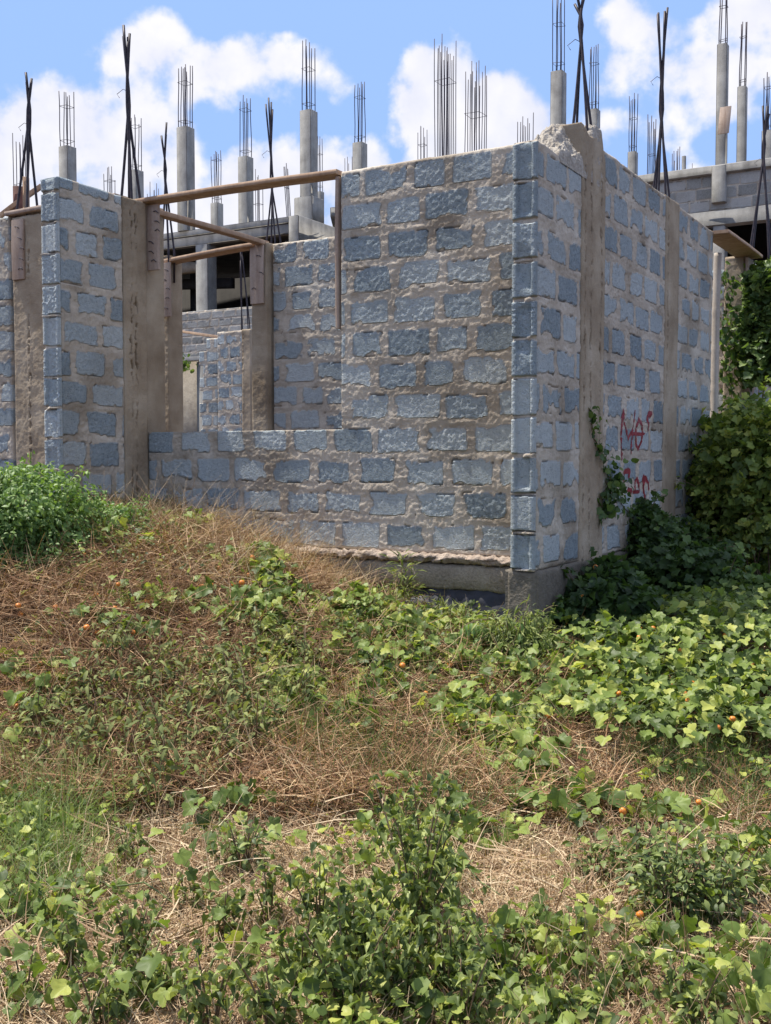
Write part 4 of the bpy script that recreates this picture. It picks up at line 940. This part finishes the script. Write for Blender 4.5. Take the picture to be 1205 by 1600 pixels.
# ---------------------------------------------------------------- creepers
def ico(r, sub=2):
    import bmesh
    bm = bmesh.new(); bmesh.ops.create_icosphere(bm, subdivisions=sub, radius=r); return bm
def fruit_meshes():
    import bmesh
    bm = ico(.016); 
    for v in bm.verts:
        v.co.z *= .92; rr = math.hypot(v.co.x, v.co.y)
        v.co.z -= .003 * math.exp(-(rr / .004) ** 2) * (1 if v.co.z > 0 else -1)
    me = D.meshes.new('fruit'); bm.to_mesh(me); bm.free(); me.materials.append(M_ORANGE)
    for p in me.polygons: p.use_smooth = True
    bm = ico(.017, 2); vs = list(bm.verts)
    for v in vs: v.co.z *= 1.25
    for f in list(bm.faces)[::1]:
        c = f.calc_center_median(); n = c.normalized(); t = bm.verts.new(c + n * .008)
        q = [bm.verts.new(c + (v.co - c) * .16 ) for v in f.verts]
        for i in range(3): bm.faces.new((q[i], q[(i + 1) % 3], t))
    m2 = D.meshes.new('spiny_gourd'); bm.to_mesh(m2); bm.free(); m2.materials.append(M_GOURD)
    return me, m2
ME_FR, ME_GO = fruit_meshes()
def put(me, name, p, parent, s=1.0):
    o = D.objects.new(name, me); C.objects.link(o); o.parent = parent; o.location = Vector((np.array(p) - wloc(parent)).tolist())
    o.rotation_euler = (random.uniform(-.6, .6), random.uniform(-.6, .6), random.uniform(0, 6)); o.scale = (s, s, s); return o
def creeper(pxs, label, group, size=.075, dens=60, width=.14, lift=.12, fruit=0, gourd=0, tone=(.15, .95), m=M_LEAF, name='creeper_vine', clump=0):
    pts = np.array([G(*p) for p in pxs]); seg = np.linalg.norm(np.diff(pts, axis=0), axis=1); L = seg.sum(); n = max(10, int(L / .04))
    cu = np.concatenate([[0], np.cumsum(seg)]); t = np.linspace(0, L, n)
    q = np.stack([np.interp(t, cu, pts[:, i]) for i in range(3)], -1); k = random.random() * 50
    q[:, 0] += .06 * (fbm(t * 3 + k, t * 0, 5, 2) - .5) * 2; q[:, 1] += .08 * (fbm(t * 3 + k, t * 0 + 4, 6, 2) - .5) * 2
    q[:, 2] = gbase(q[:, 0], q[:, 1]) + lift * (.35 + .9 * fbm(t * 4 + k, t * 0, 9, 2)); q[0, 2] = gbase(q[0, 0], q[0, 1]) - .01
    R = empty(name, (q[0, 0], q[0, 1], float(gbase(q[0, 0], q[0, 1]))), label, 'vine', group)
    mb = MB(); mb.tube(q, np.linspace(.0045, .0025, n), 5)
    N = int(L * dens * (.72 if pts[0, 1] < 4.2 else 1)); ti = RNG.random(N); j = (ti * (n - 1)).astype(int); root = q[j]
    off = np.stack([RNG.normal(0, width * .6, N), RNG.normal(0, width * .6, N), np.abs(RNG.normal(.02, .05, N)) + .01], -1)
    if clump:
        cs = RNG.random(clump); w = cs[RNG.integers(0, clump, N)] + RNG.normal(0, .03, N); j = (np.clip(w, 0, 1) * (n - 1)).astype(int); root = q[j]
    p = root + off; p[:, 2] = np.maximum(p[:, 2], gbase(p[:, 0], p[:, 1]) + .03)
    y = norm(off * [1, 1, 0] + RNG.normal(0, .05, (N, 3)) + [0, -.03, -.075]); up = norm(RNG.normal(0, .38, (N, 3)) + [-.12, -.30, 1])
    sc = size * RNG.uniform(.6, 1.15, N)
    leaves = smesh('leaves', scatter(T_IVY, p, basis(y, up), sc, RNG.uniform(*tone, N)), m, R)
    for i in range(0, N, 2):
        a = root[i]; b = p[i]; mb.tube([a, (a + b) / 2 + Z3 * .012, b], .0013, 3)
    mb.build('stem', M_GSTEM, R, tone=.5)
    for i in range(fruit):
        b = q[random.randrange(n)]; put(ME_FR, 'fruit', b + np.array([random.gauss(0, .09), random.gauss(-.02, .09), random.uniform(.02, .07)]), R, random.uniform(.75, 1.1))
    for i in range((gourd * 2 + 2) // 3):
        b = q[random.randrange(n)]; put(ME_GO, 'spiny_gourd', b + np.array([random.gauss(0, .08), random.gauss(-.03, .07), random.uniform(.03, .09)]), R, random.uniform(.5, .95))
    return R
g1 = 'creepers trailing over the brown mound'
creeper([(140, 970), (230, 965), (320, 960), (430, 1010)], 'green creeper running level across the middle of the brown mound at left', g1, dens=110, fruit=3, clump=9)
creeper([(150, 870), (220, 880), (300, 840), (400, 860)], 'creeper along the crest of the mound below the window wall', g1, dens=75, fruit=2, clump=7, size=.07)
creeper([(380, 900), (400, 950), (430, 1000)], 'short creeper climbing down the mound below the lowest wall courses', g1, dens=90, fruit=4, clump=4)
creeper([(75, 1000), (130, 1000), (190, 1010), (200, 1050)], 'sparse creeper with one pale broad leaf on the bare part of the mound', g1, dens=40, fruit=6, clump=3, size=.085)
creeper([(0, 1110), (30, 1080), (55, 1120), (40, 1170)], 'creeper with orange fruit at the left edge of the mound', g1, dens=100, fruit=6, clump=5, size=.09)
creeper([(30, 1190), (60, 1220), (95, 1240), (20, 1260)], 'broad leaved creeper below the orange fruit at the left edge', g1, dens=85, clump=4, size=.085)
creeper([(470, 960), (520, 990), (545, 1050), (600, 1080)], 'dense creeper beside the feathery weeds under the damp sheet', g1, dens=130, fruit=1, clump=9, size=.075)
g2 = 'creepers crossing the middle of the plot'
creeper([(520, 1060), (590, 1050), (650, 1090), (690, 1110)], 'creeper leaves piled in the middle of the plot', g2, dens=170, fruit=1, gourd=1, size=.08)
creeper([(600, 1110), (680, 1130), (750, 1140), (820, 1170)], 'leafy creeper crossing above the bare straw hollow', g2, dens=190, fruit=3, size=.085)
creeper([(640, 1160), (720, 1150), (780, 1180), (800, 1220)], 'yellowish creeper hanging over the straw hollow', g2, dens=130, fruit=2, gourd=1, size=.085, tone=(.4, 1.1))
creeper([(540, 960), (620, 1010), (700, 1060), (760, 1080)], 'creeper on the slope behind the middle of the plot', g2, dens=100, fruit=3, size=.07)
creeper([(760, 1010), (820, 1000), (880, 1030), (930, 1060)], 'creeper at the foot of the wall corner', g2, dens=170, fruit=3, size=.07)
creeper([(770, 1070), (830, 1090), (880, 1120), (860, 1160)], 'creeper beside the dark gap right of the middle', g2, dens=160, fruit=4, size=.075)
creeper([(700, 1190), (760, 1230), (820, 1250), (900, 1270)], 'creeper strung with pale gourds across the right middle', g2, dens=75, gourd=8, size=.085, clump=8)
creeper([(830, 1180), (850, 1230), (880, 1290), (940, 1300)], 'creeper reaching down toward the pale straw patch', g2, dens=90, gourd=5, fruit=1, size=.085, clump=7)
g3 = 'creepers sprawling over the foreground straw'
creeper([(690, 1360), (760, 1330), (820, 1310), (890, 1310)], 'thin creeper with pale gourds above the palest straw', g3, dens=60, gourd=7, size=.085, clump=7)
creeper([(640, 1400), (690, 1420), (740, 1400), (780, 1440)], 'few single leaves of creeper at the left of the palest straw', g3, dens=32, gourd=3, size=.08, clump=4)
creeper([(760, 1540), (830, 1500), (890, 1480), (980, 1490)], 'creeper with large lobed leaves on the pale straw at bottom right', g3, dens=100, gourd=6, size=.07, clump=8)
creeper([(740, 1640), (800, 1600), (870, 1590), (960, 1610)], 'creeper at the bottom edge right of centre', g3, dens=110, gourd=4, size=.068, clump=8)
creeper([(1000, 1530), (1060, 1520), (1120, 1540), (1200, 1510)], 'big leaved creeper in the bottom right corner', g3, dens=170, gourd=5, fruit=1, size=.07)
creeper([(1060, 1650), (1120, 1630), (1190, 1640), (1204, 1600)], 'creeper filling the very corner at bottom right', g3, dens=160, gourd=2, size=.068)
creeper([(1090, 1370), (1150, 1380), (1200, 1370), (1204, 1440)], 'creeper at the right edge above the bottom corner', g3, dens=160, gourd=2, fruit=3, size=.068)
creeper([(900, 1280), (960, 1310), (1000, 1290), (1050, 1300)], 'creeper with orange fruit on the straw at right', g3, dens=80, fruit=4, size=.08, clump=6)
creeper([(330, 1270), (350, 1310), (360, 1350), (400, 1370)], 'small upright creeper on the pale straw left of centre', g3, dens=70, gourd=3, size=.07, clump=4)
creeper([(150, 1420), (180, 1440), (240, 1420), (290, 1450)], 'sparse creeper with gourds at lower left', g3, dens=60, gourd=5, size=.07, clump=5)
creeper([(60, 1640), (130, 1600), (200, 1620), (290, 1630)], 'creeper along the bottom left edge', g3, dens=120, gourd=3, size=.066)
creeper([(300, 1560), (380, 1550), (440, 1570), (500, 1580)], 'creeper along the bottom edge left of centre', g3, dens=110, gourd=5, size=.064)
creeper([(540, 1420), (590, 1440), (600, 1490), (640, 1520)], 'pale green creeper twined through the wilted plant at the bottom centre', g3, dens=120, gourd=5, size=.065, tone=(.5, 1.1))
creeper([(0, 1470), (40, 1490), (90, 1480), (150, 1510)], 'low creeper at the left edge near the bottom', g3, dens=100, gourd=2, size=.075)

# dense green cover on the right: many vines of one kind
g4 = 'dense creepers filling the ground right of the house'
rr = random.Random(3); k = 0
rows = [(1045, 930, 1205, 9), (1085, 920, 1205, 9), (1125, 900, 1205, 9), (1165, 960, 1205, 7), (1200, 1010, 1205, 5), (1000, 1080, 1205, 5)]
for (y, x0, x1, nn) in rows:
    for i in range(nn):
        x = x0 + (x1 - x0) * i / (nn - 1) + rr.uniform(-12, 12); yy = y + rr.uniform(-12, 12)
        creeper([(x - 30, yy), (x, yy + rr.uniform(-14, 14)), (x + 30, yy + rr.uniform(-14, 14)), (x + 50, yy + rr.uniform(-14, 14))],
                'one of the interwoven green creepers that carpet the ground at right', g4, dens=165, fruit=rr.choice([0, 0, 1, 1, 2]), size=.066, width=.2, lift=.22, tone=(.1, 1.05))
# shaded vines between the side wall and the sunlit cover
def heap(name, center, rad, n, label, cat, m, temps=T_IVY, size=.07, tone=(0, .8), seed=1, shell=.5, group=None, fruit=0, stems=14, core=True, upb=.5, cutbox=None, trunkh=None, shoots=26):
    """a mound of foliage: leaves on a noisy dome, with inner leaves and stems"""
    c = np.array(center, float); rad = np.array(rad, float)
    gz = float(gbase(c[0], c[1])); R = empty(name, (c[0], c[1], gz), label, cat, group)
    d = norm(RNG.normal(size=(n, 3))); d[:, 2] = np.where(d[:, 2] < -.2, -d[:, 2], d[:, 2])
    bumps = .36 + 1.25 * fbm(d[:, 0] * 2.6 + seed * 5, d[:, 1] * 2.6 + 3, seed, 3, z=d[:, 2] * 2.6 + 7)
    rr_ = bumps * (1 - RNG.random(n) ** 1.6 * shell)
    p = c + d * rad * rr_[:, None]
    ok = ~INSIDE(p[:, 0], p[:, 1]) & (p[:, 2] > gbase(p[:, 0], p[:, 1]) + .01)
    if cutbox is not None: ok &= cutbox(p)
    p = p[ok]; d = d[ok]; N = len(p)
    nrm = norm(norm(d * rad[::-1].mean()) * (1 - upb) + np.array([-.1, -.15, upb]) + RNG.normal(0, .33, (N, 3)))
    y = norm(RNG.normal(0, .5, (N, 3)) + d * .5 + [0, 0, -.35])
    smesh('foliage', scatter(temps, p, basis(y, nrm), size * RNG.uniform(.6, 1.2, N), RNG.uniform(*tone, N)), m, R)
    mb = MB(); sp_, sy_ = [], []
    for i in range(shoots):
        k_ = RNG.integers(0, N); a = p[k_]; dr = norm(d[k_] + RNG.normal(0, .35, 3) + [0, 0, .35]); l = RNG.uniform(.12, .36) * (rad.mean() / .5) ** .5; t_ = np.linspace(0, 1, 8)[:, None]
        c_ = a + dr * l * t_ - Z3 * .45 * l * t_ ** 2; mb.tube(c_, np.linspace(.0035, .0015, 8), 4)
        q_ = c_[RNG.integers(1, 8, 12)] + RNG.normal(0, size * .35, (12, 3)); sp_.append(q_); sy_.append(RNG.normal(0, .5, (12, 3)) + dr * .4 - [0, 0, .4])
    if shoots:
        sp_ = np.vstack(sp_); sy_ = np.vstack(sy_); n_ = len(sp_)
        smesh('foliage', scatter(temps, sp_, basis(sy_, norm(RNG.normal(0, .35, (n_, 3)) + [-.1, -.2, 1])), size * RNG.uniform(.5, 1.05, n_), RNG.uniform(tone[0] + .15, tone[1] + .1, n_)), m, R)
    for i in range(stems):
        e = p[RNG.integers(0, N)]; b = c * [1, 1, 0] + np.array([RNG.normal(0, rad[0] * .3), RNG.normal(0, rad[1] * .3), 0]); b[2] = gbase(b[0], b[1])
        mid = (b + e) / 2 + RNG.normal(0, .06, 3); ts = np.linspace(0, 1, 8)[:, None]
        mb.tube(b * (1 - ts) ** 2 + 2 * mid * ts * (1 - ts) + e * ts ** 2, np.linspace(.007, .002, 8), 5)
    mb.build('stems', M_STEM, R, tone=.4)
    for i in range(fruit): put(ME_FR, 'fruit', p[RNG.integers(0, N)] + norm(d[RNG.integers(0, N)]) * .01 + np.array([0, -.03, .02]), R, random.uniform(.8, 1.2))
    return R
def at(px, py, Y): return P(px, py, Y)
def onground(px, py, dz): return G(px, py) + np.array([0, 0, dz])
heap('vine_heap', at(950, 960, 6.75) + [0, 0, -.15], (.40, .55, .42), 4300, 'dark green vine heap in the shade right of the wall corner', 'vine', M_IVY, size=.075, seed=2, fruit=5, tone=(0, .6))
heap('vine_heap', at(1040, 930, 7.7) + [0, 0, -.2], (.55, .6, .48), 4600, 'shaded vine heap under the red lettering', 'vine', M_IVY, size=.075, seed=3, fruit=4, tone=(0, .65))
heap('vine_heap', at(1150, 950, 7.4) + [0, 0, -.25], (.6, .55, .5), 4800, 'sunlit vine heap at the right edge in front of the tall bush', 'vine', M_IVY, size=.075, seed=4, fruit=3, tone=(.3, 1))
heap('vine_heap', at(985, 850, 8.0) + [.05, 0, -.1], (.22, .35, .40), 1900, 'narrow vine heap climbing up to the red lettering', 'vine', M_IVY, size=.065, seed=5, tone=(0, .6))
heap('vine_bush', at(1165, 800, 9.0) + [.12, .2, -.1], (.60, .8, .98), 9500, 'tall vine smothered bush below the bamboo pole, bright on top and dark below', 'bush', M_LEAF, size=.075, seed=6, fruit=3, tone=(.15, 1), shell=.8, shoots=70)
heap('vine_bush', at(1215, 760, 9.6) + [.2, .3, -.1], (.5, .8, .65), 5000, 'vine bush running off the right edge beside the tall one', 'bush', M_IVY, size=.075, seed=7, tone=(.1, .9))
heap('vine_heap', onground(1130, 900, .12), (.55, .5, .42), 3800, 'loose sunlit creeper spilling from the tall bush onto the ground at right', 'vine', M_LEAF, size=.07, seed=41, tone=(.1, 1.05), shell=.7, shoots=50)
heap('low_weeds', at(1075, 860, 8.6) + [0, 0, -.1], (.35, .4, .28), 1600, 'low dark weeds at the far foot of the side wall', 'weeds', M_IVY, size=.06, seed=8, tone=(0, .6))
heap('hanging_vine', P(1206, 570, 10.9) + [.12, .1, .0], (.50, .45, 1.0), 6500, 'vine curtain hanging on the far block wall at the right edge', 'vine', M_IVY, size=.085, seed=9, tone=(.2, 1.1), stems=8)
heap('hanging_vine', P(1185, 450, 11.1) + [.05, 0, 0], (.24, .2, .24), 900, 'yellow green vine tip spilling over the plank end at right', 'vine', M_IVY, size=.08, seed=10, tone=(.6, 1.1), stems=3)
heap('low_weeds', onground(812, 985, .08), (.26, .2, .27), 2300, 'feathery weeds crowding the dark footing of the wall corner', 'weeds', M_FINE, T_THIN, .06, (.1, 1.0), 31, .4, stems=16)
heap('low_weeds', onground(715, 1010, -.04), (.30, .2, .17), 1700, 'feathery weeds in front of the dark plastic sheet', 'weeds', M_FINE, T_THIN, .06, (.1, 1.0), 32, .4, stems=16)
heap('low_weeds', onground(620, 985, -.04), (.26, .2, .15), 1100, 'feathery weeds under the left part of the crumbling ledge', 'weeds', M_FINE, T_THIN, .06, (.1, 1.0), 33, .4, stems=12)
# sprigs creeping on the side wall and around the far column
def sprig(name, pxs, plane, label, n, size=.045, m=M_IVY, tone=(.1, .8), jit=.03):
    q = np.array([plane(*p) for p in pxs]); ts = np.linspace(0, len(q) - 1, 60)
    c = np.stack([np.interp(ts, np.arange(len(q)), q[:, i]) for i in range(3)], -1); c[:, 0] += .012 * np.sin(ts * 9)
    R = empty(name, c[0], label, 'vine'); mb = MB(); mb.tube(c, .0035, 5); mb.build('stem', M_STEM, R, tone=.3)
    p = c[RNG.integers(0, 60, n)] + RNG.normal(0, jit, (n, 3)) + nVs * .02
    y = norm(RNG.normal(0, .5, (n, 3)) + [0, 0, -.6]); nr = norm(RNG.normal(0, .4, (n, 3)) + nVs * .8 + [0, 0, .5])
    smesh('leaves', scatter(T_IVYS, p, basis(y, nr), size * RNG.uniform(.6, 1.2, n), RNG.uniform(*tone, n)), m, R)
nVs = -V3
def onside(px, py): a = a_on_side(px); q = H(a, -.02, 0); return P(px, py, q[1] - .02)
sprig('creeping_vine', [(1000, 850), (980, 800), (955, 750), (940, 715), (925, 680), (919, 640)], onside, 'thin vine creeping up the column joint on the side wall', 150, jit=.028)
sprig('creeping_vine', [(935, 800), (948, 770), (955, 740)], onside, 'leafy vine shoot on the side wall left of the red lettering', 170, .055, jit=.05)
sprig('creeping_vine', [(1080, 760), (1085, 720), (1075, 690)], onside, 'vine shoot at the far end of the side wall', 130, .05, jit=.05)
def oncol(px, py): return P(px, py, 10.9)
sprig('creeping_vine', [(1150, 660), (1140, 600), (1128, 540), (1133, 480), (1134, 420)], oncol, 'vine winding up the far column behind the bamboo pole', 170, .075, tone=(.3, 1), jit=.05)
sprig('creeping_vine', [(1175, 600), (1160, 555), (1148, 540), (1168, 500)], oncol, 'loose vine strands across the far block wall', 200, .08, tone=(.3, 1), jit=.07)
sprig('roof_weed', [(282, 575), (284, 568), (280, 566)], lambda px, py: P(px, py, 28), 'tiny green weed growing from the wall of the far block', 50, .14, tone=(.5, 1), jit=.11)

# ---------------------------------------------------------------- shrubs at left
heap('green_shrub', onground(10, 860, .10), (.50, .5, .44), 7500, 'bright green leafy shrub at the left edge before the wing wall', 'shrub', M_BUSH, T_OVAL, .038, (.2, 1.0), 12, .3, stems=20)
heap('green_shrub', onground(-20, 880, .05), (.42, .45, .36), 5000, 'darker green shrub cut by the left edge of the photo', 'shrub', M_BUSH, T_OVAL, .038, (.0, .7), 13, .3, stems=14)
heap('low_weeds', onground(125, 850, .07), (.42, .35, .24), 3600, 'yellow green low weeds at the foot of the wing wall', 'weeds', M_BUSH, T_OVAL, .03, (.3, 1.0), 14, .4, stems=14)
heap('low_weeds', onground(85, 870, .04), (.30, .3, .26), 2600, 'loose bright weeds leaning out of the right side of the green shrub', 'weeds', M_BUSH, T_OVAL, .036, (.2, 1.0), 18, .4, stems=22)
heap('low_weeds', onground(185, 850, .03), (.40, .25, .20), 2600, 'yellow green weeds spread before the wing wall column', 'weeds', M_BUSH, T_OVAL, .032, (.1, .9), 19, .4, stems=18)
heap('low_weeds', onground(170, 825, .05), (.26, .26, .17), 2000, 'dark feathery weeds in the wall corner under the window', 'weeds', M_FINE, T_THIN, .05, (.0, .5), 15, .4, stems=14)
heap('low_weeds', onground(60, 900, .03), (.40, .3, .16), 2300, 'low weeds below the bright green shrub', 'weeds', M_BUSH, T_OVAL, .032, (.1, .8), 16, .4, stems=14)
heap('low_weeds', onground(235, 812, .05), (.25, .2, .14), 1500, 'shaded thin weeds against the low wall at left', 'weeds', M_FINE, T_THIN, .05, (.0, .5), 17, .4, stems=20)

# ---------------------------------------------------------------- upright weeds
def weed(px, py, h, label, group, n=60, br=5, temps=T_WILT, size=.05, m=M_WILT, tone=(0, .9), name='weed', spread=.35, leafup=0.0, cat='weed', gourd=0, topheavy=1.0, nodes=0):
    b = G(px, py); R = empty(name, tuple(b), label, cat, group); mb = MB(); P_ = []; Yd = []
    for i in range(br):
        a = random.uniform(0, 2 * pi); l = h * random.uniform(.6, 1.05); sp = spread * random.uniform(.25, 1) * l
        e = b + np.array([cos(a) * sp, sin(a) * sp, l]); mid = b + np.array([cos(a) * sp * .25, sin(a) * sp * .25, l * .6])
        t = np.linspace(0, 1, 9)[:, None]; c = b * (1 - t) ** 2 + 2 * mid * t * (1 - t) + e * t ** 2 - Z3 * .01 * (1 - t)
        mb.tube(c, np.linspace(.0045, .0018, 9), 5)
        k = n // br; tt = RNG.random(k) ** (1 / topheavy) * .88 + .12
        if nodes: tt = np.clip(np.linspace(.3, 1, nodes)[RNG.integers(0, nodes, k)] + RNG.normal(0, .022, k), .05, 1)
        ci = np.stack([np.interp(tt * 8, np.arange(9), c[:, q]) for q in range(3)], -1)
        o = RNG.normal(0, (.035 + .03 * h) if not nodes else .024, (k, 3)) * [1, 1, .7]; P_.append(ci + o); Yd.append(o)
    p = np.vstack(P_); o = np.vstack(Yd); N = len(p); y = norm(o + RNG.normal(0, .03, (N, 3)) + [0, 0, leafup * .05])
    smesh('leaves', scatter(temps, p, basis(y, norm(RNG.normal(0, .35, (N, 3)) + [0, -.1, 1])), size * RNG.uniform(.55, 1.2, N), RNG.uniform(*tone, N)), m, R)
    mb.build('stem', M_STEM, R, tone=.35)
    for i in range(gourd): put(ME_GO, 'spiny_gourd', p[random.randrange(N)] + np.array([0, -.02, .01]), R, random.uniform(.6, 1))
    return R
W1 = 'drooping dark leaved weeds in the foreground'
for (px, py, h, n, br, lab) in [
    (650, 1520, .50, 520, 9, 'tallest drooping weed, dark green, standing at the bottom centre'), (560, 1560, .36, 420, 8, 'drooping weed left of the tallest one at the bottom'),
    (500, 1500, .30, 260, 6, 'slim drooping weed at lower centre left'), (470, 1590, .30, 360, 7, 'drooping weed on the bottom edge left of centre'), (700, 1600, .30, 320, 7, 'drooping weed on the bottom edge right of centre'),
    (420, 1470, .26, 220, 6, 'small drooping weed at the left of the foreground group'), (350, 1500, .26, 220, 5, 'spindly drooping weed with bent stem at lower left'), (210, 1540, .26, 300, 7, 'drooping weed at the bottom left'),
    (120, 1560, .24, 240, 6, 'low drooping weed in the bottom left corner'), (250, 1600, .22, 260, 6, 'drooping weed on the bottom left edge'), (40, 1600, .24, 260, 6, 'drooping weed in the very bottom left corner'),
    (830, 1530, .22, 200, 5, 'small drooping weed on the pale straw at bottom right'), (900, 1560, .22, 230, 6, 'drooping weed between the big lobed leaves at bottom right'), (1150, 1440, .26, 300, 7, 'drooping weed at the right edge'),
    (980, 1590, .22, 220, 6, 'drooping weed on the bottom edge at right'), (620, 1610, .30, 380, 7, 'drooping weed cut by the bottom edge at the centre'), (300, 1440, .18, 110, 4, 'tiny drooping weed on dry grass left of centre'),
    (665, 1460, .46, 420, 7, 'drooping weed with dense dark tip, second of the tall pair at the bottom centre'), (540, 1640, .34, 420, 8, 'drooping weed rooted just below the bottom edge near the centre'),
    (330, 1650, .30, 300, 7, 'drooping weed rooted below the bottom edge at left'), (160, 1660, .28, 300, 7, 'drooping weed rooted below the bottom edge near the left corner'), (720, 1660, .28, 300, 7, 'drooping weed rooted below the bottom edge right of centre'),
    (870, 1650, .24, 260, 6, 'drooping weed rooted below the bottom edge under the lobed leaves'), (1080, 1660, .28, 300, 7, 'drooping weed rooted below the bottom edge near the right corner'), (430, 1660, .3, 300, 7, 'drooping weed rooted below the bottom edge left of centre'),
    (1010, 1300, .2, 130, 4, 'slim drooping weed on the straw at right'), (200, 1380, .2, 130, 4, 'slim drooping weed beside the yellow green grass')]:
    weed(px, py, h * (1.12 if px > 470 and px < 720 else .95), lab, W1, int(n * (.6 if px > 470 and px < 720 else .4)), br, size=.036, tone=(.05, 1.1), spread=.42, nodes=5)
W2 = 'bushy small leaved weeds'
for (px, py, h, n, lab) in [(1050, 1480, .38, 900, 'bushy dark weed with small leaves at lower right'), (1110, 1470, .30, 600, 'bushy weed right of the darkest one at lower right'), (1000, 1400, .28, 420, 'thin bushy weed above the others at lower right'),
                            (930, 1400, .2, 260, 'low bushy weed at the right of the palest straw'), (780, 1590, .2, 300, 'bushy weed at the bottom edge among lobed leaves'), (380, 1390, .24, 260, 'slim bushy weed on the straw left of centre')]:
    weed(px, py, h, lab, W2, n, 12, T_OVAL, .034, M_WILT, (0, .8), spread=.5)
W3 = 'dull grey green weeds on the slope of the mound'
rr = random.Random(8); spots = [(150, 1180), (210, 1130), (240, 1180), (190, 1230), (290, 1110), (320, 1160), (350, 1210), (270, 1230), (400, 1110), (420, 1060), (380, 1150), (450, 1130), (330, 1080), (240, 1090), (300, 1260), (130, 1130), (180, 1060), (470, 1080), (250, 1290), (400, 1210), (90, 1230), (60, 1180)]
for (x, y) in spots: weed(x + rr.uniform(-8, 8), y + rr.uniform(-8, 8), rr.uniform(.26, .42), 'dull grey green weed among others of its kind on the left slope of the mound', W3, 210, 7, T_LANCE, .052, M_DULL, (.2, 1.1), spread=.75)
W4 = 'feathery light green weeds below the damp sheet'
for (px, py, h, n, lab) in [(632, 960, .42, 420, 'single upright feathery spike weed in front of the ledge'), (600, 975, .24, 500, 'feathery weed left of the spike'), (665, 985, .26, 700, 'feathery weed right of the spike'), (710, 990, .25, 700, 'feathery weed under the dark sheet'),
                            (750, 1005, .25, 700, 'feathery weed near the wall corner'), (690, 1030, .2, 500, 'low feathery weed in front of the others'), (800, 1010, .2, 400, 'feathery weed at the foot of the wall corner'), (560, 950, .18, 300, 'short feathery weed at the end of the ledge')]:
    weed(px, py, h * (1.15 if h > .4 else .85), lab, W4, n, 4 if h > .4 else 14, T_THIN, .075, M_FINE, (.1, 1), spread=.08 if h > .4 else .75, leafup=.6)
# neem-like seedlings: arching stalks with paired leaflets
def seedling(px, py, h, label, fr=7):
    b = G(px, py); R = empty('seedling', tuple(b), label, 'seedling', 'arching leafed seedlings at the wall corner'); mb = MB(); mb.tube([b - Z3 * .01, b + Z3 * h * .5, b + Z3 * h], .004, 5); P_ = []; Y_ = []
    for i in range(fr):
        a = random.uniform(-.4, pi + .4) if i else 0; l = random.uniform(.16, .26); s0 = b + Z3 * h * random.uniform(.5, 1); t = np.linspace(0, 1, 9)
        out = np.array([cos(a), -abs(sin(a)) * .6, 0]); c = s0 + out * (t * l)[:, None] + Z3 * (.09 * np.sin(t * 2.6) - .03 * t)[:, None]; mb.tube(c, .0016, 4)
        sd = np.cross(out, Z3)
        for q in c[2:]:
            for s in (-1, 1): P_.append(q); Y_.append(sd * s * .8 + out * .5 - Z3 * .7)
        P_.append(c[-1]); Y_.append(out - Z3 * .3)
    N = len(P_); smesh('leaves', scatter(T_LANCE, np.array(P_), basis(np.array(Y_), norm(RNG.normal(0, .2, (N, 3)) + [0, 0, 1])), .062 * RNG.uniform(.8, 1.1, N), RNG.uniform(.5, 1, N)), M_BUSH, R); mb.build('stem', M_STEM, R, tone=.3)
seedling(815, 1000, .24, 'seedling with arching fronds right at the wall corner', 8)
seedling(772, 1010, .22, 'seedling just left of the wall corner', 7)
seedling(858, 1030, .16, 'lowest seedling right of the wall corner', 6)
seedling(745, 1015, .14, 'small seedling half hidden by feathery weeds', 5)
# loose orange fruit lying on the straw of the mound
for i, (px, py) in enumerate([(100, 1058), (132, 870), (165, 1008), (180, 1015), (170, 1050), (152, 992), (315, 920), (330, 918), (343, 890), (350, 880), (370, 925), (60, 1050), (528, 1140), (32, 962), (140, 1080), (365, 918), (230, 945), (410, 960)]):
    b = G(px, py, .10); o = D.objects.new('orange_fruit', ME_FR); C.objects.link(o); o.location = (b[0], b[1], b[2] + .11); s = random.uniform(.8, 1.15); o.scale = (s, s, s)
    tag(o, 'small round orange fruit lying on the brown mound', 'fruit', 'small orange fruits on the brown mound')
